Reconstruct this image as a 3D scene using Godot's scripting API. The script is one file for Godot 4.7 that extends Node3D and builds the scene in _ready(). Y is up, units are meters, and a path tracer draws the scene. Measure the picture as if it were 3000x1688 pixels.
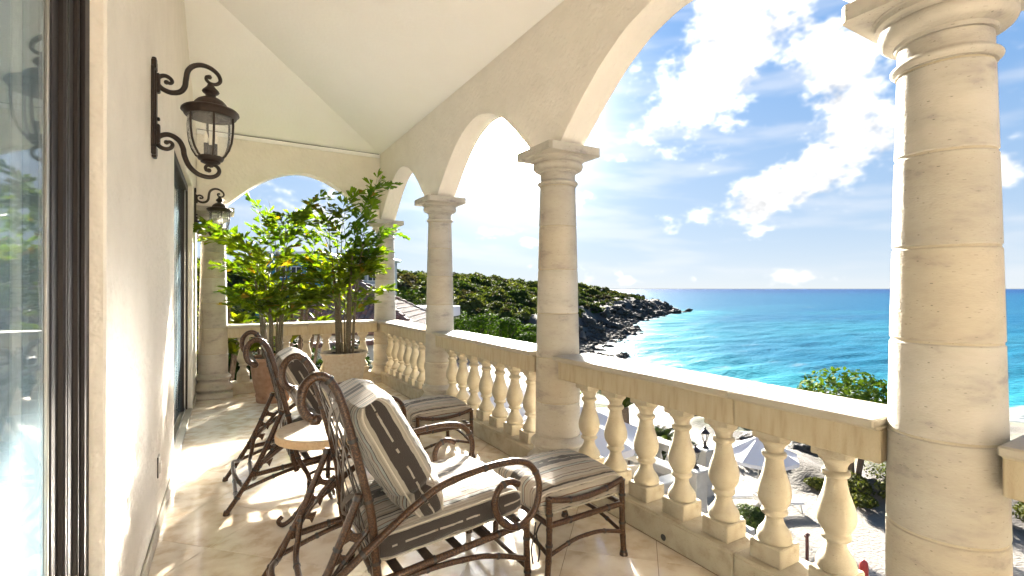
extends Node3D

var M := {}
var used := {}
const CA := 0.85985
const SA := 0.51054

# ---------------------------------------------------------------- helpers
func P(u, y, w) -> Vector3:
	return Vector3(u, y, -w)

func C(X, y, Z) -> Vector3:      # a place given by metres to the right of, and ahead of, the terrace corner it is seen from
	return Vector3(X * CA + Z * SA, y, -(Z * CA - X * SA))

func lin(r, g, b) -> Color:
	return Color(r, g, b).linear_to_srgb()

func numbered(called: String) -> String:
	if not used.has(called):
		used[called] = 0
		return called
	used[called] += 1
	return "%s_%03d" % [called, used[called]]

func thing(called, label, category, at = Vector3.ZERO, turn = 0.0, group = "") -> Node3D:
	var o := Node3D.new()
	o.name = numbered(called)
	add_child(o)
	o.position = at
	o.rotation.y = turn
	tag(o, label, category, group)
	return o

func tag(o, label, category, group = ""):
	o.set_meta("label", label)
	o.set_meta("category", category)
	if group: o.set_meta("group", group)
	return o

func part(parent, called: String, mesh: Mesh, mat: Material, at = Vector3.ZERO, turn = Vector3.ZERO) -> MeshInstance3D:
	var o := MeshInstance3D.new()
	o.name = numbered(called) if parent == self else called
	o.mesh = mesh
	o.material_override = mat
	o.position = at
	o.rotation = turn
	parent.add_child(o, true)
	return o

func copy(o: Node3D, label: String, at: Vector3, turn = 0.0, group = "") -> Node3D:
	var c: Node3D = o.duplicate()
	var base: String = o.name
	var re := RegEx.create_from_string("_\\d+$")
	c.name = numbered(re.sub(base, ""))
	add_child(c)
	c.position = at
	c.rotation.y = turn
	c.set_meta("label", label)
	if group: c.set_meta("group", group)
	return c

func struct(o):
	o.set_meta("kind", "structure")
	return o

class Mb:
	var v := PackedVector3Array()
	var n := PackedVector3Array()
	var uv := PackedVector2Array()
	var c := PackedColorArray()
	var ix := PackedInt32Array()
	var tint = null

	func tri(a: Vector3, b: Vector3, d: Vector3):
		var nn := (d - a).cross(b - a)
		if nn.length_squared() < 1e-16: return
		nn = nn.normalized()
		var k := v.size()
		v.append(a); v.append(b); v.append(d)
		n.append(nn); n.append(nn); n.append(nn)
		uv.append(Vector2(a.x, a.z)); uv.append(Vector2(b.x, b.z)); uv.append(Vector2(d.x, d.z))
		if tint != null:
			c.append(tint); c.append(tint); c.append(tint)
		ix.append(k); ix.append(k + 1); ix.append(k + 2)

	func quad(a, b, d, e):
		tri(a, b, d); tri(a, d, e)

	# rows of points; smooth normals by central differences
	func grid(rows: Array, closed_cols := false, closed_rows := false, uvs: Array = [], flip := false, cols: Array = []):
		var R: int = rows.size()
		var K: int = rows[0].size()
		var k0 := v.size()
		for i in R:
			var row: PackedVector3Array = rows[i]
			var ra: PackedVector3Array = rows[(i + R - 1) % R] if closed_rows else rows[max(i - 1, 0)]
			var rb: PackedVector3Array = rows[(i + 1) % R] if closed_rows else rows[min(i + 1, R - 1)]
			for j in K:
				var ja: int = (j + K - 1) % K if closed_cols else max(j - 1, 0)
				var jb: int = (j + 1) % K if closed_cols else min(j + 1, K - 1)
				var nn := (rb[j] - ra[j]).cross(row[jb] - row[ja])
				if nn.length_squared() < 1e-18: nn = Vector3.UP
				nn = nn.normalized()
				v.append(row[j])
				n.append(-nn if flip else nn)
				uv.append(uvs[i][j] if uvs else Vector2(row[j].x, row[j].z))
				if cols: c.append(cols[i][j])
				elif tint != null: c.append(tint)
		var re: int = R if closed_rows else R - 1
		var ke: int = K if closed_cols else K - 1
		for i in re:
			for j in ke:
				var a: int = k0 + i * K + j
				var b: int = k0 + i * K + (j + 1) % K
				var d: int = k0 + ((i + 1) % R) * K + (j + 1) % K
				var e: int = k0 + ((i + 1) % R) * K + j
				if flip: ix.append_array(PackedInt32Array([a, d, b, a, e, d]))
				else: ix.append_array(PackedInt32Array([a, b, d, a, d, e]))

	# surface of revolution about y; profile of Vector2(radius, height), sharp corners kept
	func lathe(pr: Array, seg := 24, o := Vector3.ZERO, sharp := 0.75):
		var sn := []
		for i in pr.size() - 1:
			var t: Vector2 = pr[i + 1] - pr[i]
			sn.append(Vector2(t.y, -t.x).normalized())
		for i in pr.size() - 1:
			if pr[i].distance_to(pr[i + 1]) < 1e-6: continue
			var na: Vector2 = sn[i]
			var nb: Vector2 = sn[i]
			if i > 0 and sn[i - 1].dot(sn[i]) > sharp: na = (sn[i - 1] + sn[i]).normalized()
			if i < sn.size() - 1 and sn[i + 1].dot(sn[i]) > sharp: nb = (sn[i + 1] + sn[i]).normalized()
			var k := v.size()
			for j in seg + 1:
				var a := TAU * j / seg
				var ca := cos(a)
				var sa := sin(a)
				v.append(o + Vector3(ca * pr[i].x, pr[i].y, sa * pr[i].x))
				n.append(Vector3(ca * na.x, na.y, sa * na.x))
				v.append(o + Vector3(ca * pr[i + 1].x, pr[i + 1].y, sa * pr[i + 1].x))
				n.append(Vector3(ca * nb.x, nb.y, sa * nb.x))
				uv.append(Vector2(float(j) / seg, pr[i].y)); uv.append(Vector2(float(j) / seg, pr[i + 1].y))
				if tint != null:
					c.append(tint); c.append(tint)
			for j in seg:
				var q := k + j * 2
				ix.append_array(PackedInt32Array([q, q + 3, q + 1, q, q + 2, q + 3]))

	func tube(path: PackedVector3Array, rad, seg := 8, cap := true, flat := 1.0, bump := 0.0, every := 0.22):
		var N := path.size()
		var t := (path[1] - path[0]).normalized()
		var side := t.cross(Vector3.UP if absf(t.y) < 0.9 else Vector3.RIGHT).normalized()
		var k := v.size()
		var s := 0.0
		for i in N:
			var tt := (path[min(i + 1, N - 1)] - path[max(i - 1, 0)]).normalized()
			side = (side - tt * side.dot(tt)).normalized()
			var up := side.cross(tt)
			var r: float = rad if rad is float else rad[i]
			if i > 0: s += path[i].distance_to(path[i - 1])
			if bump > 0.0:
				var x: float = absf(fposmod(s + every * 0.5, every) - every * 0.5) / 0.009
				r *= 1.0 + bump * exp(-x * x)
			for j in seg + 1:
				var a := TAU * j / seg
				var d := side * cos(a) + up * sin(a) * flat
				v.append(path[i] + d * r)
				n.append((side * cos(a) * flat + up * sin(a)).normalized())
				uv.append(Vector2(s, float(j) / seg))
				if tint != null: c.append(tint)
		for i in N - 1:
			for j in seg:
				var a := k + i * (seg + 1) + j
				ix.append_array(PackedInt32Array([a, a + 1, a + seg + 2, a, a + seg + 2, a + seg + 1]))
		if cap:
			for e in [0, N - 1]:
				for j in seg:
					var q: int = k + e * (seg + 1) + j
					if e == 0: tri(path[0], v[q + 1], v[q])
					else: tri(path[N - 1], v[q], v[q + 1])

	func box(ce: Vector3, size: Vector3, bv := 0.0, bs := Basis.IDENTITY):
		var h := size * 0.5
		bv = min(bv, min(h.x, min(h.y, h.z)) * 0.9)
		var ax := [Vector3(1, 0, 0), Vector3(0, 1, 0), Vector3(0, 0, 1)]
		for a in 3:
			for s in [-1.0, 1.0]:
				var nn: Vector3 = ax[a] * s
				var b: Vector3 = ax[(a + 1) % 3]
				var d: Vector3 = ax[(a + 2) % 3]
				var o: Vector3 = nn * h[a]
				var hb: float = h[(a + 1) % 3] - bv
				var hd: float = h[(a + 2) % 3] - bv
				var q := [o - b * hb - d * hd, o + b * hb - d * hd, o + b * hb + d * hd, o - b * hb + d * hd]
				if s > 0: q.reverse()
				quad(ce + bs * q[0], ce + bs * q[1], ce + bs * q[2], ce + bs * q[3])
		if bv > 0.0:
			for a in 3:
				var b := (a + 1) % 3
				var d := (a + 2) % 3
				for sb in [-1.0, 1.0]:
					for sd in [-1.0, 1.0]:
						var L: Vector3 = ax[a] * (h[a] - bv)
						var p1: Vector3 = ax[b] * sb * h[b] + ax[d] * sd * (h[d] - bv)
						var p2: Vector3 = ax[b] * sb * (h[b] - bv) + ax[d] * sd * h[d]
						var q := [p1 - L, p1 + L, p2 + L, p2 - L]
						if sb * sd > 0: q.reverse()
						quad(ce + bs * q[0], ce + bs * q[1], ce + bs * q[2], ce + bs * q[3])
			for sx in [-1.0, 1.0]:
				for sy in [-1.0, 1.0]:
					for sz in [-1.0, 1.0]:
						var g := Vector3(sx, sy, sz)
						var i := h - Vector3(bv, bv, bv)
						var t := [g * Vector3(h.x, i.y, i.z), g * Vector3(i.x, h.y, i.z), g * Vector3(i.x, i.y, h.z)]
						if sx * sy * sz > 0: t.reverse()
						tri(ce + bs * t[0], ce + bs * t[1], ce + bs * t[2])

	# flat polygon in the x-z plane, extruded from y0 up to y1
	func slab(poly: PackedVector2Array, y0: float, y1: float):
		var ids := Geometry2D.triangulate_polygon(poly)
		for i in range(0, ids.size(), 3):
			var a := poly[ids[i]]
			var b := poly[ids[i + 1]]
			var d := poly[ids[i + 2]]
			if (b - a).cross(d - a) < 0:
				var t := b
				b = d
				d = t
			tri(Vector3(a.x, y1, a.y), Vector3(b.x, y1, b.y), Vector3(d.x, y1, d.y))
			tri(Vector3(a.x, y0, a.y), Vector3(d.x, y0, d.y), Vector3(b.x, y0, b.y))
		var cw := Geometry2D.is_polygon_clockwise(poly)
		for i in poly.size():
			var a := poly[i]
			var b := poly[(i + 1) % poly.size()]
			if cw: quad(Vector3(a.x, y1, a.y), Vector3(a.x, y0, a.y), Vector3(b.x, y0, b.y), Vector3(b.x, y1, b.y))
			else: quad(Vector3(b.x, y1, b.y), Vector3(b.x, y0, b.y), Vector3(a.x, y0, a.y), Vector3(a.x, y1, a.y))

	func done() -> ArrayMesh:
		var a := []
		a.resize(Mesh.ARRAY_MAX)
		a[Mesh.ARRAY_VERTEX] = v
		a[Mesh.ARRAY_NORMAL] = n
		a[Mesh.ARRAY_TEX_UV] = uv
		if c.size() == v.size() and c.size() > 0: a[Mesh.ARRAY_COLOR] = c
		a[Mesh.ARRAY_INDEX] = ix
		var m := ArrayMesh.new()
		m.add_surface_from_arrays(Mesh.PRIMITIVE_TRIANGLES, a)
		return m

func boxm(size: Vector3, bv := 0.0) -> ArrayMesh:
	var b := Mb.new()
	b.box(Vector3.ZERO, size, bv)
	return b.done()

func spline(p: Array, step := 0.02) -> PackedVector3Array:
	var out := PackedVector3Array()
	for i in p.size() - 1:
		var a: Vector3 = p[max(i - 1, 0)]
		var b: Vector3 = p[i]
		var c: Vector3 = p[i + 1]
		var d: Vector3 = p[min(i + 2, p.size() - 1)]
		var n: int = max(1, int(ceil(b.distance_to(c) / step)))
		for k in n:
			out.append(b.cubic_interpolate(c, a, d, float(k) / n))
	out.append(p[p.size() - 1])
	return out

func straight(a: Vector3, b: Vector3, step := 0.02) -> PackedVector3Array:
	return spline([a, b], step)

func ramp(stops: Array) -> Gradient:
	var g := Gradient.new()
	var o := PackedFloat32Array()
	var c := PackedColorArray()
	for s in stops:
		o.append(s[0])
		c.append(lin(s[1], s[2], s[3]))
	g.offsets = o
	g.colors = c
	return g

func noise(freq: float, seed_: int, oct := 5, kind := FastNoiseLite.TYPE_SIMPLEX_SMOOTH, warp := 0.0) -> FastNoiseLite:
	var f := FastNoiseLite.new()
	f.noise_type = kind
	f.frequency = freq
	f.seed = seed_
	f.fractal_octaves = oct
	if warp > 0.0:
		f.domain_warp_enabled = true
		f.domain_warp_amplitude = warp
		f.domain_warp_frequency = freq * 1.5
	return f

func ntex(f: FastNoiseLite, g = null, size := 512, bump := 0.0) -> NoiseTexture2D:
	var t := NoiseTexture2D.new()
	t.width = size
	t.height = size
	t.seamless = true
	t.noise = f
	if g: t.color_ramp = g
	if bump > 0.0:
		t.as_normal_map = true
		t.bump_strength = bump
	return t

# a surface mottled between the given linear colours, metres per repeat, with fine relief
func surf(stops: Array, size: float, rough: float, freq := 0.01, bump := 0.0, bsize := 0.3, bfreq := 0.05, seed_ := 1, world := true, warp := 0.0, kind := FastNoiseLite.TYPE_SIMPLEX_SMOOTH) -> StandardMaterial3D:
	var m := StandardMaterial3D.new()
	m.roughness = rough
	m.uv1_triplanar = true
	m.uv1_world_triplanar = world
	m.uv1_scale = Vector3.ONE / size
	m.albedo_texture = ntex(noise(freq, seed_, 5, kind, warp), ramp(stops))
	if bump > 0.0:
		m.normal_enabled = true
		m.normal_texture = ntex(noise(bfreq * bsize / size if false else bfreq, seed_ + 50, 4), null, 512, bump)
	return m

func plain(r, g, b, rough := 0.6, metal := 0.0) -> StandardMaterial3D:
	var m := StandardMaterial3D.new()
	m.albedo_color = lin(r, g, b)
	m.roughness = rough
	m.metallic = metal
	return m

func vcol(rough := 0.8) -> StandardMaterial3D:
	var m := StandardMaterial3D.new()
	m.vertex_color_use_as_albedo = true
	m.roughness = rough
	return m

# ---------------------------------------------------------------- sky
func make_sky() -> ImageTexture:
	var W := 3072
	var H := 1536
	var img := Image.create(W, H, false, Image.FORMAT_RGBF)
	var sun := P(cos(0.3428) * sin(0.5178), sin(0.3428), cos(0.3428) * cos(0.5178))
	var f1 := noise(1.0, 11, 6)
	f1.fractal_gain = 0.56
	var f2 := noise(3.0, 5, 4)
	var f3 := noise(1.6, 23, 5)
	# broad cloud banks: azimuth, elevation, half widths in degrees, weight
	var banks := [[53.8, 22.4, 6.6, 5.6, 1.1], [53.3, 26.5, 3.6, 4.0, 0.8], [65.7, 22.7, 3.8, 4.6, 1.1], [65.0, 14.0, 5.0, 4.4, 1.1], [59.0, 9.6, 5.0, 2.2, 0.9], [53.0, 7.9, 6.5, 1.5, 0.9], [45.1, 17.1, 4.5, 2.0, 0.85], [57.5, 5.9, 1.3, 0.6, 0.8], [61.2, 1.3, 2.9, 0.9, 0.9], [31.3, 9.9, 3.2, 1.6, 0.8], [37.2, 9.3, 3.0, 1.5, 0.7], [33.5, 5.2, 2.6, 0.8, 0.7], [75.6, 9.1, 1.6, 2.4, 0.9], [75.8, 20.8, 1.0, 1.5, 0.4], [6.5, 7.6, 5.5, 2.2, 0.7], [44.3, 1.0, 3.7, 0.7, 0.6], [28.3, 6.6, 2.0, 0.7, 0.7], [38.0, 2.4, 3.0, 0.6, 0.6], [95, 17, 9, 5, 0.9], [120, 10, 12, 3, 0.8], [150, 25, 14, 7, 0.9], [-30, 14, 10, 4, 0.8], [-75, 24, 13, 7, 0.9], [-120, 12, 14, 4, 0.8], [-165, 20, 12, 6, 0.9], [60, 48, 14, 8, 0.8], [0, 42, 12, 7, 0.7], [180, 50, 16, 9, 0.8], [-60, 55, 14, 8, 0.7]]
	for yy in H:
		var el := PI * (0.5 - (yy + 0.5) / H)
		if el < -0.05:
			# below the horizon the pale air simply goes on
			img.fill_rect(Rect2i(0, yy, W, H - yy), Color(0.30, 0.36, 0.40))
			break
		var se := sin(max(el, 0.0))
		var ce := cos(el)
		var ed := rad_to_deg(el)
		var near := []
		for b in banks:
			if absf(ed - b[1]) < b[3] * 2.6: near.append(b)
		for xx in W:
			var az := TAU * (xx + 0.5) / W
			var d := Vector3(sin(az) * ce, se, -cos(az) * ce)
			var ca: float = clampf(d.dot(sun), -1.0, 1.0)
			var ang := rad_to_deg(acos(ca))
			var t := clampf(ed / 34.0, 0.0, 1.0)
			t = pow(t, 0.6)
			var col := Color(0.70, 0.85, 0.94).lerp(Color(0.055, 0.30, 0.76), t)
			# thin high streaks
			var st := f3.get_noise_3d(d.x * 2.2, se * 13.0 + d.x * 1.2, d.z * 2.2) * 0.5 + 0.5
			st = smoothstep(0.42, 0.80, st) * 0.40
			col = col.lerp(Color(0.92, 0.95, 1.0), st)
			# cumulus
			var ad := rad_to_deg(az)
			var w := 0.0
			for b in near:
				var da: float = fposmod(ad - b[0] + 180.0, 360.0) - 180.0
				var ux: float = da / b[2]
				var uy: float = (ed - b[1]) / b[3]
				if uy < 0.0: uy *= 1.35
				w += b[4] * exp(-(ux * ux + uy * uy) * 0.85)
			if w > 0.03:
				var sc := 7.0 if ed > 6.0 else 12.0
				var nn := f1.get_noise_3d(d.x * sc, se * sc * 1.5, d.z * sc)
				var n2 := f2.get_noise_3d(d.x * 9.0, se * 14.0, d.z * 9.0)
				var n3 := f2.get_noise_3d(d.x * 24.0, se * 34.0, d.z * 24.0)
				var body := w * 0.93 + nn * 1.15 + n2 * 0.34 + n3 * 0.13
				var dens := smoothstep(0.22, 0.98, body)
				dens *= dens * (1.6 - 0.6 * dens)
				var deep := smoothstep(0.75, 1.7, body)
				var under := f1.get_noise_3d(d.x * sc + 0.05, (se + 0.03) * sc * 1.5, d.z * sc) - nn
				var shade := 1.10 - deep * 0.10 - clampf(under + 0.05, 0.0, 0.5) * 0.75 + n3 * 0.16 + n2 * 0.10
				shade = clampf(shade, 0.62, 1.3)
				var cc := Color(1.03, 1.04, 1.06).lerp(Color(1.15, 1.14, 1.12), clampf((shade - 0.7) * 2.0, 0.0, 1.0)) * (shade * (1.0 + 1.2 * exp(-ang * ang / 300.0)))
				col = col.lerp(cc, dens)
			# forward-scattered light round the sun
			var g := 0.20 * exp(-ang * ang / 800.0) + 2.4 * exp(-ang * ang / 75.0) + 2000.0 * exp(-ang * ang / 12.0)
			col.r += g * 1.0
			col.g += g * 0.97
			col.b += g * 0.90
			# the haze lying on the horizon
			var hz := exp(-maxf(ed, 0.0) / 3.2) * 0.75
			col = col.lerp(Color(0.86, 0.885, 0.90), hz)
			img.set_pixel(xx, yy, col)
	return ImageTexture.create_from_image(img)

func _ready():
	var cam := Camera3D.new()
	cam.name = "camera"
	cam.position = Vector3(0, 1.5, 0)
	cam.rotation = Vector3(0.002, deg_to_rad(-30.7), 0)
	cam.fov = rad_to_deg(2.0 * atan(844.0 / 1443.0))
	cam.near = 0.03
	cam.far = 40000.0
	add_child(cam)
	cam.current = true
	var sun := DirectionalLight3D.new()
	sun.name = "sun"
	sun.light_energy = SUNE
	sun.light_color = Color(1.0, 0.965, 0.90)
	sun.light_angular_distance = 1.0
	sun.shadow_enabled = true
	add_child(sun)
	sun.look_at_from_position(P(sin(0.5178) * cos(0.3428), sin(0.3428), cos(0.5178) * cos(0.3428)) * 50.0, Vector3.ZERO)
	var we := WorldEnvironment.new()
	we.name = "world_environment"
	var env := Environment.new()
	env.background_mode = Environment.BG_SKY
	var sky := Sky.new()
	var sm := PanoramaSkyMaterial.new()
	sm.panorama = make_sky()
	sky.sky_material = sm
	env.sky = sky
	env.background_energy_multiplier = SKYE
	env.tonemap_mode = Environment.TONE_MAPPER_LINEAR
	env.tonemap_exposure = EXPO
	env.sdfgi_enabled = true
	env.ssao_enabled = true
	env.ssil_enabled = true
	we.environment = env
	add_child(we)
	materials()
	house()
	sea_and_land()
	terrace_furniture()
	potted_palms()
	garden()
	neighbours()

const SUNE := 1.0
const SKYE := 0.092
const EXPO := 11.4

# ---------------------------------------------------------------- materials
func stripes() -> ImageTexture:
	var cream := lin(0.285, 0.253, 0.206)
	var dark := lin(0.034, 0.026, 0.021)
	var rust := lin(0.123, 0.059, 0.031)
	var grey := lin(0.213, 0.221, 0.205)
	var tan_ := lin(0.221, 0.172, 0.127)
	var blk := lin(0.03, 0.025, 0.022)
	var l := [[cream, 2.2], [tan_, 0.3], [cream, 1.0], [tan_, 0.3], [cream, 1.4], [rust, 0.7], [grey, 1.7], [blk, 0.5], [cream, 2.4], [tan_, 0.4], [cream, 1.4], [dark, 4.2], [null, 0.9], [dark, 4.0], [cream, 1.8], [tan_, 0.3], [cream, 0.9], [tan_, 0.3], [cream, 1.2], [blk, 0.5], [grey, 1.7], [rust, 0.6], [cream, 2.4], [blk, 0.5], [cream, 1.6], [dark, 1.0], [tan_, 1.4], [cream, 1.8], [blk, 0.35], [cream, 1.5], [rust, 0.5]]
	var total := 0.0
	for s in l: total += s[1]
	var H := 1024
	var W := 512
	var img := Image.create(W, H, false, Image.FORMAT_RGB8)
	var rng := RandomNumberGenerator.new()
	rng.seed = 4
	var y := 0.0
	for i in l.size():
		var s = l[i]
		var y0 := int(round(y / total * H))
		y += s[1]
		var y1 := int(round(y / total * H))
		if s[0] == null:
			stripe_mid = (y - 0.45) / total
			img.fill_rect(Rect2i(0, y0, W, y1 - y0), cream)
			var x := 0
			while x < W:
				var wd := rng.randi_range(8, 40)
				if rng.randf() < 0.5: img.fill_rect(Rect2i(x, y0, wd, y1 - y0), dark if rng.randf() < 0.8 else tan_)
				x += wd
		else:
			img.fill_rect(Rect2i(0, y0, W, y1 - y0), s[0])
	stripe_period = total * 0.01 * 1.02
	return ImageTexture.create_from_image(img)

var stripe_mid := 0.5
var stripe_period := 0.4

func materials():
	var m: StandardMaterial3D
	M.wall = surf([[0.0, 0.745, 0.69, 0.61], [0.5, 0.785, 0.73, 0.65], [1.0, 0.81, 0.755, 0.675]], 2.3, 0.92, 0.012, 1.7, 0.3, 0.07, 3)
	M.ceil = surf([[0.0, 0.87, 0.85, 0.83], [1.0, 0.89, 0.875, 0.86]], 2.9, 0.92, 0.012, 0.25, 0.3, 0.12, 5)
	M.stone = surf([[0.0, 0.46, 0.38, 0.26], [0.22, 0.60, 0.505, 0.345], [0.5, 0.665, 0.565, 0.395], [1.0, 0.71, 0.62, 0.45]], 1.3, 0.72, 0.012, 2.2, 0.3, 0.12, 9, true, 22.0)
	m = surf([[0.0, 0.40, 0.355, 0.31], [0.18, 0.56, 0.50, 0.42], [0.30, 0.68, 0.615, 0.50], [0.6, 0.725, 0.66, 0.54], [1.0, 0.76, 0.70, 0.585]], 1.7, 0.75, 0.006, 0.55, 0.3, 0.3, 14, true, 46.0)
	m.uv1_scale = Vector3(0.45, 0.9, 0.45)
	m.albedo_texture = pitted([[0.0, 0.17, 0.155, 0.145], [0.22, 0.30, 0.275, 0.245], [0.36, 0.395, 0.36, 0.30], [0.6, 0.44, 0.405, 0.34], [1.0, 0.475, 0.445, 0.38]], 14, 46.0, 1700)
	M.column = m
	for k in 3:
		var v: StandardMaterial3D = m.duplicate()
		v.uv1_offset = Vector3(0.37 * k + 0.11, 0.23 * k, 0.51 * k)
		v.albedo_color = [Color(1, 1, 1), Color(0.955, 0.95, 0.94), Color(0.985, 0.965, 0.93)][k]
		M["drum%d" % k] = v
	m = surf([[0.0, 0.338, 0.269, 0.164], [0.42, 0.415, 0.343, 0.224], [1.0, 0.454, 0.384, 0.264]], 1.0, 0.75, 0.012, 0.8, 0.3, 0.22, 24)
	m.uv1_scale = Vector3(3.2, 0.45, 3.2)
	M.beam = m
	M.balus = surf([[0.0, 0.432, 0.348, 0.218], [0.35, 0.494, 0.408, 0.269], [1.0, 0.534, 0.452, 0.310]], 0.9, 0.75, 0.012, 1.0, 0.3, 0.22, 21)
	M.balus.albedo_texture = pitted([[0.0, 0.25, 0.20, 0.13], [0.25, 0.36, 0.305, 0.215], [0.5, 0.415, 0.36, 0.26], [1.0, 0.455, 0.405, 0.31]], 22, 20.0, 1100)
	M.copper = surf([[0.0, 0.312, 0.271, 0.202], [0.3, 0.358, 0.317, 0.244], [1.0, 0.389, 0.352, 0.281]], 1.1, 0.6, 0.012, 0.7, 0.3, 0.14, 31)
	# polished travertine in three tones
	for k in 3:
		m = surf([[0.0, 0.46 + 0.03 * k, 0.36 + 0.025 * k, 0.25 + 0.02 * k], [0.25, 0.57, 0.465, 0.345], [0.55, 0.65 + 0.02 * k, 0.56 + 0.02 * k, 0.445 + 0.02 * k], [1.0, 0.74, 0.67, 0.56]], 0.9 + 0.17 * k, 0.12, 0.010, 0.0, 0.3, 0.1, 40 + k, true, 30.0)
		m.roughness = 1.0
		m.roughness_texture = ntex(noise(0.02, 60 + k, 5, FastNoiseLite.TYPE_SIMPLEX_SMOOTH, 20.0), ramp_g(0.05, 0.17), 512)
		m.normal_enabled = true
		m.normal_scale = 0.10
		m.normal_texture = ntex(noise(0.012, 70 + k, 3), null, 512, 2.0)
		m.metallic_specular = 0.6
		M["tile%d" % k] = m
	M.grout = plain(0.20, 0.15, 0.10, 0.9)
	M.frame = surf([[0.0, 0.010, 0.006, 0.005], [1.0, 0.014, 0.008, 0.007]], 0.7, 0.55, 0.01, 0.0, 0.3, 0.1, 80)
	M.seal = plain(0.015, 0.014, 0.014, 0.5)
	M.alu = plain(0.45, 0.44, 0.41, 0.3, 0.8)
	m = plain(0.86, 0.90, 0.91, 0.02, 0.09)
	m.albedo_color = Color(0.74, 0.86, 0.92, 0.10)
	m.metallic_specular = 0.36
	m.transparency = BaseMaterial3D.TRANSPARENCY_ALPHA
	M.glass = m
	m = plain(0.9, 0.9, 0.9, 0.06)
	m.albedo_color = Color(0.95, 0.96, 0.95, 0.10)
	m.transparency = BaseMaterial3D.TRANSPARENCY_ALPHA
	m.normal_enabled = true
	m.normal_texture = ntex(noise(0.02, 90, 2), null, 256, 10.0)
	m.uv1_triplanar = true
	m.uv1_scale = Vector3.ONE * 5.0
	M.lampglass = m
	M.bronze = surf([[0.0, 0.014, 0.008, 0.006], [0.6, 0.025, 0.014, 0.009], [1.0, 0.042, 0.023, 0.015]], 0.3, 0.42, 0.02, 1.0, 0.1, 0.1, 95, false)
	M.bronze.metallic = 0.25
	m = surf([[0.0, 0.010, 0.006, 0.004], [0.42, 0.028, 0.014, 0.008], [0.60, 0.070, 0.032, 0.014], [1.0, 0.145, 0.072, 0.032]], 0.16, 0.30, 0.03, 0.0, 0.1, 0.05, 100, false)
	m.metallic_specular = 0.38
	M.cane = m
	M.strap = surf([[0.0, 0.022, 0.014, 0.010], [1.0, 0.052, 0.033, 0.023]], 0.2, 0.4, 0.02, 1.0, 0.1, 0.1, 104, false)
	M.band = plain(0.014, 0.010, 0.008, 0.4)
	m = StandardMaterial3D.new()
	m.albedo_texture = stripes()
	m.roughness = 0.95
	m.normal_enabled = true
	m.normal_texture = ntex(noise(0.35, 110, 2), null, 256, 1.2)
	m.rim_enabled = true
	m.rim = 0.3
	M.fabric = m
	M.piping = plain(0.40, 0.355, 0.29, 0.95)
	M.terra = surf([[0.0, 0.144, 0.064, 0.032], [0.4, 0.224, 0.112, 0.060], [1.0, 0.272, 0.160, 0.100]], 0.6, 0.9, 0.015, 2.0, 0.3, 0.08, 120, false)
	M.pale_pot = surf([[0.0, 0.308, 0.233, 0.162], [0.4, 0.408, 0.333, 0.243], [1.0, 0.457, 0.397, 0.308]], 0.6, 0.9, 0.02, 2.2, 0.3, 0.08, 124, false)
	M.soil = surf([[0.0, 0.012, 0.008, 0.006], [1.0, 0.05, 0.035, 0.025]], 0.3, 1.0, 0.05, 6.0, 0.3, 0.08, 128)
	M.table = surf([[0.0, 0.320, 0.252, 0.172], [0.5, 0.392, 0.328, 0.244], [1.0, 0.432, 0.376, 0.296]], 0.5, 0.45, 0.012, 0.8, 0.3, 0.1, 130, false, 24.0)
	M.table_rim = surf([[0.0, 0.42, 0.28, 0.15], [1.0, 0.58, 0.42, 0.26]], 0.3, 0.8, 0.02, 5.0, 0.3, 0.06, 133, false)
	M.plastic = plain(0.72, 0.70, 0.64, 0.4)
	M.dark = plain(0.02, 0.02, 0.02, 0.6)
	M.bulb = plain(0.8, 0.76, 0.66, 0.4)
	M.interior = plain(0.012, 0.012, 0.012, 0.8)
	# leaves carry their own tone in the vertex colours
	m = vcol(0.55)
	m.metallic_specular = 0.3
	m.backlight_enabled = true
	m.backlight = Color(1.0, 1.0, 0.45)
	M.leaf = m
	m = vcol(0.85)
	m.metallic_specular = 0.2
	m.backlight_enabled = true
	m.backlight = Color(0.7, 0.72, 0.45)
	M.bushleaf = m
	M.stem = surf([[0.0, 0.04, 0.026, 0.016], [0.5, 0.10, 0.075, 0.042], [1.0, 0.20, 0.165, 0.10]], 0.25, 0.7, 0.03, 2.0, 0.1, 0.06, 140, false)
	M.rachis = plain(0.10, 0.13, 0.03, 0.5)
	M.bark = surf([[0.0, 0.05, 0.035, 0.025], [1.0, 0.15, 0.11, 0.08]], 0.5, 0.9, 0.02, 4.0, 0.3, 0.05, 144, false)
	M.white = surf([[0.0, 0.265, 0.256, 0.239], [1.0, 0.317, 0.308, 0.291]], 1.5, 0.85, 0.012, 1.0, 0.3, 0.1, 150)
	M.canvas = plain(0.40, 0.40, 0.42, 0.9)
	M.canvas.backlight_enabled = true
	M.canvas.backlight = Color(0.62, 0.62, 0.64)
	M.paver = surf([[0.0, 0.13, 0.12, 0.105], [1.0, 0.21, 0.195, 0.17]], 1.2, 0.9, 0.02, 2.0, 0.3, 0.1, 155)
	M.roof = []
	for k in 4:
		M.roof.append(surf([[0.0, 0.045 + 0.01 * k, 0.032, 0.030], [0.5, 0.085 + 0.02 * k, 0.062, 0.058 - 0.004 * k], [1.0, 0.14, 0.115, 0.105]], 0.5, 0.85, 0.02, 2.0, 0.3, 0.08, 160 + k))
	M.rock = surf([[0.0, 0.010, 0.009, 0.008], [0.5, 0.036, 0.031, 0.026], [1.0, 0.085, 0.072, 0.058]], 2.6, 0.95, 0.02, 7.0, 0.3, 0.05, 170)
	M.ground = vcol(0.95)
	M.ground.uv1_triplanar = true
	M.ground.uv1_world_triplanar = true
	M.ground.uv1_scale = Vector3.ONE / 2.6
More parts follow.
